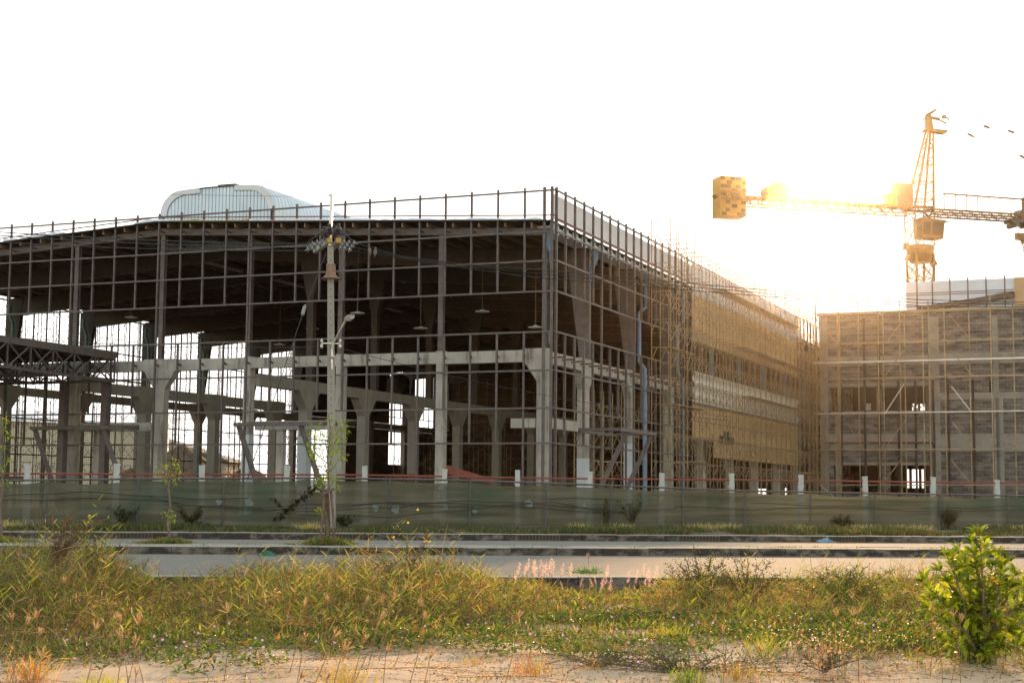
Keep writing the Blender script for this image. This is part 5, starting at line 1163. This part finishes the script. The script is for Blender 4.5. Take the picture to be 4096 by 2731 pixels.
young_tree('young staked street tree with yellow-green leaves in front of the power pole', 750*OV, 1252*OV, 757*OV, 948*OV, 34.1,
    c_([(770, 968, 20, .7), (790, 972, 10, .4), (720, 985, 22, 1.1), (745, 1000, 22, 1.2), (775, 1003, 22, 1.2), (790, 988, 14, .6), (712, 1022, 22, 1), (735, 1040, 25, 1.4), (770, 1030, 22, 1.2), (785, 1046, 14, .7), (718, 1045, 16, .8), (760, 1058, 16, .5), (742, 1090, 22, 1.3), (735, 1112, 18, 1), (765, 1098, 14, .8), (775, 1118, 8, .4), (735, 1173, 10, .5)]),
    [LG, LY, (.26, .33, .04)], [3, 2, 3])
young_tree('slim young street tree with sparse yellow leaves on the left median', 386*OV, 1248*OV, 392*OV, 1058*OV, 34.0,
    c_([(398, 1062, 14, .8), (375, 1072, 14, .8), (408, 1080, 14, .8), (366, 1085, 10, .5), (392, 1090, 16, .7), (405, 1105, 8, .4), (382, 1107, 6, .3), (385, 1180, 12, .8), (396, 1190, 10, .5)]), [LY, LG, (.30, .2, .04)], [4, 2, 1], nl=30)
young_tree('thin young tree with few leaves cut by the left edge', 0, 1262*OV, 12, 955*OV, 34.0,
    c_([(10, 962, 10, .6), (4, 985, 12, .8), (18, 1000, 12, .7), (6, 1030, 12, .8), (20, 1055, 10, .6), (4, 1075, 9, .5), (12, 1110, 8, .4)]), [LG, LY], [3, 2], nl=26)
sk = thing('tree_stakes', 'tripod of weathered timber stakes tied around the young tree by the pole', 'tree stakes', P(750*OV, 1250*OV, 34.0))
for (a, c) in ((735, 746), (747, 751), (757, 752), (768, 760)):
    b = MB(); dy = .25 if a in (747, 757) else -.15; b.tube([P(a*OV, 1250*OV, 34.0+dy), P((a+c)/2*OV+2, 1185*OV, 34.0+dy*.5), P(c*OV, 1124*OV, 34.0)], .028, 7); b.build('stake', M['stake'], sk, world=True)
b = MB(); b.beam(P(738*OV, 1136*OV, 33.9), P(768*OV, 1122*OV, 33.9), .05); b.build('cross_bar', M['stake'], sk, world=True)
for px, nm_, w_ in ((750, 'mound of grass and weeds at the foot of the staked tree', .42), (386, 'small grassy mound at the foot of the slim left tree', .40), (-4, 'grassy mound at the left edge of the median', .4)):
    p_ = P(px*OV, 1250*OV, 34.0); pts = [(p_.x+rng.normal(0, w_*.6), 34.0+rng.normal(0, .2), .16) for _ in range(26)]
    o = tufts('grass_mound', '', pts, [.07+.24*math.exp(-((a-p_.x)/w_)**2)*(1.2 if px == 750 else .7) for a, _, _ in pts], [GREEN, DGREEN, TAN, RUSTY], [3, 2.4, 1.4, .8], 80, .1, .013, .6); tag(o, nm_, 'grass mound', 'grassy mounds on the median')

# ---- shrubs
def shrub(label, px, y_, hpx, width, Y, nst, nl, lsz, cols, wts, dens=1.0, lean=.55, zb=None, leafw=.5, name='shrub', curve=0, upper=.25, sx_=0):
    """a many-stemmed bush: stems fan out from the foot and carry leaves along their upper parts"""
    base = P(px, 2000, Y); base.z = (-.10 if Y < 22.3 else .17) if zb is None else zb; top = P(px, y_, Y).z; H = top-base.z
    t = thing(name, label, 'shrub', base); b = MB(); lb, ldr = [], []; rr = random.Random(int(px)+7)
    for k in range(nst):
        a = rr.uniform(0, 2*math.pi); e = rr.random()**.6*lean; h = H*rr.uniform(.55, 1.0)*(1-.35*e); out = Vector((math.cos(a)*width*.5*e/lean+sx_*rr.random(), math.sin(a)*width*.4*e/lean, 0))
        pts = [base+out*(s**1.4)+Vector((.02*math.sin(s*9+k), .02*math.cos(s*7+k), h*s)) for s in (0, .2, .4, .6, .8, 1)]; b.tube(pts, [(.006 if Y < 13.5 else .009)*(1-.75*s) for s in (0, .2, .4, .6, .8, 1)], 5)
        for j in range(int(nl*rr.uniform(.7, 1.3))):
            s = upper+(1-upper)*rr.random()**.8; i = min(int(s*5), 4); q = pts[i].lerp(pts[i+1], s*5-i); br = Vector((rr.gauss(0, 1), rr.gauss(0, 1), rr.gauss(0, .5)+.4)).normalized()*rr.uniform(0, .16)*width*.55
            lb.append(q+br); ldr.append((br*2+Vector((rr.gauss(0, .5), rr.gauss(0, .5), rr.gauss(0, .35)+.4))).normalized())
            if j % 5 == 0: b.tube([q, q+br], [.005, .002], 4)
    b.build('stem', M['bark'], t, world=True); n = len(lb)
    V, Q, C = leaves(np.array(lb), unit(np.array(ldr)), rng.uniform(.6, 1.2, n)*lsz, rng.uniform(.7, 1.2, n)*lsz*leafw, palette(n, cols, wts)); quad_mesh('foliage', V, Q, M['leaf'], C, parent=t, tris=True); return t
DL = [(.05, .075, .02), (.09, .10, .025), (.15, .13, .035), (.12, .07, .03)]
shrub('dark small-leaved bush breaking the kerb line right of the pink plumes', 1610*OV, 1245*OV, 0, 1.15, 19.0, 22, 60, .035, DL, [3, 3, 1, 1])
shrub('low spreading dark bush just right of the tallest dark bush', 1715*OV, 1268*OV, 0, 1.2, 19.4, 18, 60, .035, DL, [3, 3, 1, 1])
shrub('bushy dark green growth in the grass left of the leafy bush', 1930*OV, 1284*OV, 0, 1.4, 18.6, 22, 60, .04, [(.06, .10, .02), (.11, .15, .03), (.2, .22, .04)], [3, 3, 2])
shrub('dark wiry bush rising from the grass right of the staked tree', 940*OV, 1240*OV, 0, .9, 18.6, 16, 50, .032, DL, [3, 3, 1, 2])
shrub('spindly weed with tiny yellow flowers on the thin tall stem', 945*OV, 1170*OV, 0, .5, 18.5, 3, 34, .03, [(.16, .16, .04), (.1, .08, .03)], [2, 2], zb=.3)
shrub('brown half-dead bush at left, its tangled top over the net fence', 125*OV, 1148*OV, 0, .8, 17.2, 16, 46, .03, [(.11, .06, .03), (.16, .09, .04), (.08, .07, .03)], [3, 2, 2], zb=.4, sx_=.35)
shrub('dark leafy stems rising left of centre in the long grass', 230*OV, 1215*OV, 0, .9, 17.6, 10, 34, .035, DL, [3, 2, 1, 2], zb=.3)
shrub('small dark weed at the kerb left of the staked tree', 555*OV, 1293*OV, 0, .6, 20.5, 8, 36, .03, DL, [3, 2, 0, 2])
shrub('dark low bush in the sand before the right-hand grass', 1890*OV, 1478*OV, 0, .75, 12.6, 14, 46, .022, [(.10, .10, .03), (.2, .15, .05), (.06, .07, .02)], [3, 2, 2])
shrub('sprawling dark creeper on the sand in the middle foreground', 1560*OV, 1498*OV, 0, 2.6, 12.4, 30, 34, .028, [(.06, .10, .02), (.12, .15, .03), (.2, .11, .04)], [3, 2, 1], upper=.1)
shrub('dark sprawling creeper patch left of the sand clearing', 1390*OV, 1490*OV, 0, 1.3, 12.7, 20, 34, .026, [(.06, .10, .02), (.12, .15, .03), (.2, .11, .04)], [3, 2, 1], upper=.1)
# climbers and dark plants against the net
for (px, py, wd, n_, lab) in ((1450, 1120, 1.0, 10, 'dark climbing vine hanging on the net right of the corner'), (1390, 1135, .5, 5, 'thin dark climber left of the larger vine on the net'), (285, 1150, 1.3, 10, 'dark bush against the net at far left'), (440, 1152, 1.2, 12, 'dark grassy bush against the net by the slim tree'), (790, 1178, .9, 9, 'green weed at the net just right of the staked tree'), (1940, 1180, .9, 10, 'tall brownish weed against the net left of the third last net post'), (2180, 1165, 1.6, 16, 'wide dark weed clump against the net behind the leafy bush')):
    x, y = on_fence(px*OV, -.45); shrub(lab, px*OV, py*OV, 0, wd, y, n_, 60, .07, [(.03, .04, .015), (.06, .07, .02), (.10, .08, .03)], [3, 3, 1.5], zb=.2, name='fence_vine' if n_ in (10, 5) and px > 1000 and px < 1500 else 'shrub', lean=.5)
t = thing('creeping_vine', 'dark heart-leaved vine creeping diagonally up the net left of the staked tree', 'vine', (*on_fence(1200, -.3), .3)); L_, D_ = [], []; b = MB(); pts = []
for i in range(34):
    s = i/33; px = np.interp(s, [0, .35, .5, 1], [1270, 1180, 1145, 1085]) if False else np.interp(s, [0, 1], [1275, 1105]); py = np.interp(s, [0, 1], [1935, 2075]); x, y = on_fence(px, -.25); q = P(px, py, y); pts.append(q)
    for k in range(3): L_.append(q+Vector((rng.normal(0, .05), -.03, rng.normal(0, .05)))); D_.append((rng.normal(), -.6, -.5))
for i in range(14):
    q = P(1088+i*5, 1990+i*4.5, on_fence(1150, -.25)[1]); L_.append(q); D_.append((rng.normal(), -.6, -.5))
b.tube(pts, .012, 5); b.build('stem', M['bark'], t, world=True); V, Q, C = leaves(np.array(L_), unit(np.array(D_)), np.full(len(L_), .11), np.full(len(L_), .11), palette(len(L_), [(.05, .04, .02), (.08, .06, .03)], [1, 1])); quad_mesh('foliage', V, Q, M['leaf'], C, parent=t, tris=True)

# ---- the large leafy bush at the right: whorls of oblong leaves on upright shoots
bb = P(2240*OV, 2000, 13.3); bb.z = -.10
bush = thing('leafy_bush', 'bright green broad-leaved bush, backlit, standing at the right edge', 'bush', bb)
SH = [(2250, 1228), (2232, 1245), (2200, 1262), (2175, 1275), (2188, 1290), (2215, 1275), (2262, 1258), (2290, 1272), (2312, 1290), (2280, 1300), (2330, 1320), (2345, 1345), (2300, 1330), (2160, 1310), (2178, 1335), (2205, 1325), (2240, 1300), (2225, 1345), (2150, 1365), (2120, 1335), (2135, 1372), (2170, 1385), (2195, 1370), (2250, 1350), (2275, 1370), (2310, 1375), (2340, 1395), (2220, 1400), (2190, 1415), (2165, 1430), (2240, 1420), (2290, 1420), (2325, 1440), (2350, 1430), (2205, 1450), (2160, 1465), (2265, 1450), (2300, 1475), (2230, 1480), (2345, 1480), (2185, 1480), (2370, 1360), (2385, 1410), (2130, 1400), (2260, 1500), (2205, 1385), (2255, 1395), (2180, 1350), (2320, 1350), (2236, 1270), (2375, 1330), (2390, 1380), (2300, 1300), (2210, 1300)]
b = MB(); lb, ldr, ls = [], [], []; rr = random.Random(21)
for k, (a, c) in enumerate(SH):
    tip = P(a*OV, c*OV, 13.3+rr.uniform(-.45, .45)); foot = bb+Vector((rr.uniform(-.12, .12), rr.uniform(-.1, .1), 0)); mid = foot.lerp(tip, .55)+Vector((-(tip.x-foot.x)*.18, 0, .04))
    P4 = [foot, foot.lerp(mid, .5), mid, mid.lerp(tip, .55), tip]; b.tube(P4, [.013, .011, .008, .006, .003], 6)
    dr = (tip-mid).normalized(); nn = 26
    for j in range(nn+10):
        s = rr.random()**.55 if j < nn else 1.0; q = P4[1].lerp(P4[2], 1-(1-s)*2.2 if s > .55 else 0) if j % 3 == 0 and j < nn else mid.lerp(tip, s); an = j*2.4+rr.uniform(-.4, .4); side = dr.cross(Vector((0, 1, .2))).normalized(); oth = dr.cross(side).normalized()
        d = (dr*(.55 if j < nn else 1.1)+side*math.cos(an)*.95+oth*math.sin(an)*.95+Vector((0, 0, .25))).normalized(); lb.append(q); ldr.append(d); ls.append(rr.uniform(.085, .155)*(1 if j < nn else .8))
b.build('stem', M['bark'], bush, world=True); n = len(lb); ls = np.array(ls)
V, Q, C = leaves(np.array(lb), np.array(ldr), ls, ls*.36, palette(n, [(.14, .19, .022), (.27, .33, .03), (.44, .46, .04), (.07, .10, .015), (.40, .26, .05)], [3.0, 4.0, 3.4, .7, .2], .3), .12, .22); quad_mesh('foliage', V, Q, M['leaf'], C, parent=bush, tris=True)

# ---- finger-grass seed heads
def o4(ox, oy, k, L_): return [(ox+a*k, oy+b_*k) for a, b_ in L_]
K1 = .4662
HEADS = o4(0, 2000, K1, [(160, 480), (310, 585), (550, 705), (315, 995), (222, 1055), (335, 1145), (990, 1000), (1030, 1035), (1185, 1050), (820, 1095), (1050, 1185), (1160, 1240), (360, 1335), (1165, 1500), (100, 1020), (1950, 950)]) + \
        o4(1000, 2000, K1, [(655, 640), (740, 680), (668, 715), (1045, 680), (1510, 730), (665, 850), (460, 900), (990, 870), (1115, 870), (1225, 780), (1215, 855), (1440, 880), (1310, 770), (1120, 1010), (720, 1160), (460, 1200), (965, 1210), (795, 1270), (1165, 1305), (1540, 1350), (430, 1510), (660, 1520), (1490, 1010)]) + \
        o4(2000, 2000, K1, [(150, 1010), (310, 870), (760, 490), (1650, 1240), (1910, 1130)]) + o4(3000, 2000, K1, [(890, 825), (890, 975), (740, 985), (1555, 945), (1740, 985), (1805, 1035), (2205, 955), (595, 1440), (1590, 1105), (95, 1290)])
zone = lambda px: ('at the far left' if px < 500 else 'left of the staked tree' if px < 1150 else 'below the power pole' if px < 1600 else 'below the middle of the hall' if px < 2200 else 'under the building corner' if px < 2900 else 'left of the leafy bush' if px < 3600 else 'in front of the leafy bush')
def depthz(py):
    py = 'low near the sand' if py > 2540 else 'halfway up the grass' if py > 2400 else 'among the upper grass'
    return py
cnt = {}
for k, (px, py) in enumerate(HEADS):
    Y = min(max(.90*F_PX/(py-hz_y(px)), 8.8), 18); h = P(px, py+8, Y); lean = rng.uniform(-.28, -.05) if 1000 < px < 2000 else rng.uniform(-.15, .15); foot = Vector((h.x+lean*(h.z+.1)*1.6, Y+rng.uniform(-.1, .2), -.1))
    t = thing('seed_head', '', 'seed head', foot, 0, 'dry finger-grass seed heads'); lab = 'tan finger-shaped grass seed head '+zone(px)+', '+depthz(py); t['label'] = lab
    b = MB(); b.tube([foot, foot.lerp(h, .5)+Vector((.02, 0, .03)), h], [.0035, .003, .002], 4); b.build('stalk', mat_stalk if k else (globals().__setitem__('mat_stalk', mat('dry_stalk', (.38, .26, .12), .7, 0, .2, 9, trans=(1.2, 1.1, .8))) or mat_stalk), t, world=True)
    n = int(rng.integers(9, 15)); up_ = (h-foot).normalized(); d = rng.normal(size=(n, 3))*(.2 if k % 3 else .36)+np.array(up_)*1.0+np.array([.12 if 1000 < px < 2200 else 0, 0, 0]); sz = .078*rng.uniform(.8, 1.25)*(Y/14)**.5
    r1 = ribbons(np.tile(np.array(h), (n, 1)), unit(d), rng.uniform(.8, 1.2, n)*sz, np.full(n, .0055), palette(n, [(.40, .28, .15), (.50, .37, .21), (.22, .14, .07)], [3, 3, 1.5]), 3, .08)
    m2 = 60; q = rng.integers(0, n, m2); du = unit(d)[q]; tt = rng.uniform(.1, 1, m2); bs = np.array(h)+du*(tt*sz)[:, None]; r2 = ribbons(bs, unit(du+rng.normal(size=(m2, 3))*.6), np.full(m2, .014), np.full(m2, .0022), palette(m2, [(.55, .40, .25)], [1]), 1, 0.)
    V, Q, C = join([r1, r2]); quad_mesh('head', V, Q, M['seed'], C, parent=t)
PL_ = o4(2000, 2000, K1, [(155, 585), (235, 550), (280, 560), (340, 560), (385, 580), (430, 545), (410, 595), (530, 590), (600, 585), (915, 605), (905, 660), (940, 715), (1095, 650), (1165, 645), (1225, 590), (1265, 620), (1275, 680), (1340, 610), (1325, 680), (1245, 665), (870, 715), (210, 590), (300, 610), (130, 650), (450, 570), (290, 575), (360, 600)])
for k, (px, py) in enumerate(PL_):
    Y = 19.2+rng.uniform(-.3, .3); h = P(px, py-12, Y); foot = Vector((h.x-rng.uniform(0, .15), Y, .05)); t = thing('grass_plume', 'fluffy pink grass plume '+('in the dense cluster left of the green kerb tuft' if px < 2300 else 'between the green kerb tuft and the dark bush'), 'grass plume', foot, 0, 'fluffy pink grass plumes over the near kerb')
    b = MB(); b.tube([foot, h-Vector((0, 0, .10))], .003, 4); b.build('stalk', mat_stalk, t, world=True)
    m2 = 90; s = rng.random(m2); a = rng.uniform(0, 2*math.pi, m2); r_ = .028*np.sin(np.pi*np.clip(s, .08, .98))**.6*rng.random(m2); bs = np.stack([h.x+r_*np.cos(a)+.02*s, h.y+r_*np.sin(a), h.z-.12+.15*s], 1)
    V, Q, C = ribbons(bs, unit(rng.normal(size=(m2, 3))+np.array([.2, 0, .6])), np.full(m2, .022), np.full(m2, .008), palette(m2, [(.74, .60, .56), (.82, .70, .64), (.62, .44, .40)], [2, 2, 1]), 1, 0.); quad_mesh('plume', V, Q, M['plume'], C, parent=t)
for k, (px, py) in enumerate(o4(2000, 2000, K1, [(825, 730), (690, 745), (790, 745), (860, 790), (535, 770)])):
    Y = 18.6; h = P(px, py, Y); foot = Vector((h.x, Y, -.05)); t = thing('bristle_head', 'pale bristly foxtail head curving before the dark near kerb', 'seed head', foot, 0, 'pale foxtail heads by the near kerb'); b = MB(); b.tube([foot, h], .003, 4); b.build('stalk', mat_stalk, t, world=True)
    m2 = 90; s = rng.random(m2); bs = np.stack([h.x+.03*s**2*(1 if k % 2 else -1), np.full(m2, Y), h.z+.10*s], 1); V, Q, C = ribbons(bs, unit(rng.normal(size=(m2, 3))+np.array([0, 0, .8])), np.full(m2, .018), np.full(m2, .004), palette(m2, [(.62, .52, .34)], [1]), 1, 0.); quad_mesh('head', V, Q, M['plume'], C, parent=t)
# ---- small violet flowers
FLS = .48
FL = o4(0, 2000, K1, [(565, 1105), (575, 1195), (640, 1355), (1325, 1165), (1395, 1195), (1510, 1260), (1580, 1215), (1600, 1250), (1700, 1140), (1840, 1080), (1965, 1055)])+o4(1000, 2000, K1, [(45, 1180), (105, 1200), (115, 1260), (565, 1210), (5, 1265), (725, 1220), (1500, 1080), (1795, 1160), (1870, 1065), (2025, 1050), (2035, 1160)])+o4(2000, 2000, K1, [(260, 1145), (540, 1155), (575, 1185), (665, 1100), (925, 945), (960, 1000), (1000, 1105), (1100, 1220), (1240, 1195), (1305, 1210), (1120, 1345), (1185, 1385), (1490, 1005), (1650, 1070), (1705, 1050), (1680, 970), (1230, 1140), (1830, 1050)])+o4(3000, 2000, K1, [(345, 1005), (955, 1050), (990, 1060), (1060, 1070), (1100, 1020), (1065, 1120), (1170, 1025), (1690, 1115), (1660, 1110), (165, 1085), (535, 1185), (525, 1015)])
f0 = None
for k, (px, py) in enumerate(FL):
    p_ = PZ(px, py, .10)
    if p_.y > 18.5: p_ = P(px, py, 18.2)
    if f0 is None:
        b = MB(); n_ = 10; b.v = [(0, 0, -.035)]+[(.007*math.cos(j/n_*6.283), .007*math.sin(j/n_*6.283), -.01) for j in range(n_)]+[((.024+.004*(j % 2))*math.cos(j/n_*6.283), (.024+.004*(j % 2))*math.sin(j/n_*6.283), .004) for j in range(n_)]
        b.f = [(0, 1+j, 1+(j+1) % n_) for j in range(n_)]+[(1+j, 11+j, 11+(j+1) % n_, 1+(j+1) % n_) for j in range(n_)]; o = b.build('violet_flower', M['petal']); f0 = o
    else: o = f0.copy(); col.objects.link(o)
    o.scale = (FLS,)*3; o.location = p_; o.rotation_euler = (R(rng.uniform(25, 75)), 0, rng.uniform(-1, 1)); tag(o, 'small pale violet trumpet flower low in the creepers '+zone(px), 'flower', 'small violet flowers in the ground cover')
f1 = None
for k, (px, py) in enumerate([(358, 2062), (353, 2087), (433, 2067), (1671, 2038), (1632, 2090), (1698, 2165), (1575, 2148), (1720, 2165)]):
    o = f0.copy(); o.data = f1.data if f1 else f0.data.copy(); col.objects.link(o); o.name = 'yellow_flower'
    if f1 is None: f1 = o; o.data.materials[0] = M['yellow_petal']
    o.scale = (.6,)*3; o.location = P(px, py, 18.3); o.rotation_euler = (R(60), 0, rng.uniform(-1, 1)); tag(o, 'tiny yellow flower on a thin weed '+('above the left grass' if px < 600 else 'right of the staked tree'), 'flower', 'tiny yellow flowers on thin weeds')
# pale dry daisy-like seed clusters at the lower right and fine tufts on the sand
rr_ = o4(3000, 2000, K1, [(380+rng.normal(0, 200)+280, 1190+rng.normal(0, 75)) for _ in range(70)]); pr_ = []
for (px, py) in rr_:
    p_ = PZ(px, py, .12); n = 9; d = rng.normal(size=(n, 3)); pr_.append(ribbons(np.tile(np.array(p_), (n, 1)), unit(d), np.full(n, .014), np.full(n, .009), palette(n, [(.75, .62, .42)], [1]), 1, 0.)); pr_.append(ribbons(np.array([[p_.x+rng.normal(0, .04), p_.y, -.1]]), unit(np.array([[rng.normal(0, .1), 0, 1.]])), np.array([.22]), np.array([.005]), palette(1, [TAN], [1]), 2, 0.))
V, Q, C = join(pr_); tag(quad_mesh('dry_weed_heads', V, Q, M['plume'], C, world=False), 'many tiny pale dry flower heads sparkling above the sand at lower right', None, None, 'stuff')
TF = [((2000+300*K1), 2710, .30, RUSTY, 'rusty dry grass tuft low in the middle, standing on the sand'), (2000+1620*K1, 2745, .22, GREEN, 'green grass tuft cut by the bottom edge, middle right'), (2000+2080*K1, 2735, .26, TAN, 'brown-green grass tuft at the bottom edge left of the sand strip'), (2000+780*K1, 2690, .16, RUSTY, 'small orange tuft on the sand'), (3000+90*K1, 2620, .36, YGREEN, 'fine pale spiky grass clump at the right of the middle'), (1000+1910*K1, 2650, .12, STRAW, 'tiny dry tuft on the open sand'), (1000+800*K1, 2760, .42, STRAW, 'tall straw tuft at the bottom below the power pole'), (3000+1060*K1, 2640, .10, BROWN, 'brown dead tuft on the right sand'), (3000+1700*K1, 2690, .10, TAN, 'low tan tuft before the leafy bush'), (120, 2720, .32, RUSTY, 'orange and green grass tuft in the bottom left corner'), (400, 2760, .22, YGREEN, 'yellow grass tuft at the bottom left'), (2000+1450*K1, 2565, .30, YGREEN, 'slender upright yellow-green blade clump in the middle sand'), (3990, 2615, .25, DGREEN, 'dark grass clump under the leafy bush')]
for (px, py, h, cc, lab) in TF:
    p_ = PZ(px, py, -.1); o = tufts('grass_tuft', '', [(p_.x, p_.y, sandz(p_.x, p_.y))], [h], [cc, STRAW, YGREEN], [4, 1, 1], 110 if h > .2 else 60, .05+h*.12, .006, .32); tag(o, lab, 'grass tuft')
# ---- air
if HAZE:
    b = MB(); b.box(-430, 430, -60, 760, -3.5, 44); hz = b.build('haze', bpy.data.materials.new('haze_air')); tag(hz, None, None, None, 'stuff')
    hm = hz.data.materials[0]; hm.use_nodes = True; n = hm.node_tree.nodes; n.remove(n['Principled BSDF'])
    pv = n.new('ShaderNodeVolumePrincipled'); pv.inputs['Color'].default_value = (1.0, .84, .64, 1); pv.inputs['Density'].default_value = HAZE; pv.inputs['Anisotropy'].default_value = .962
    hm.node_tree.links.new(pv.outputs[0], n['Material Output'].inputs['Volume'])
    sc.cycles.volume_step_rate = 4; sc.cycles.volume_max_steps = 64
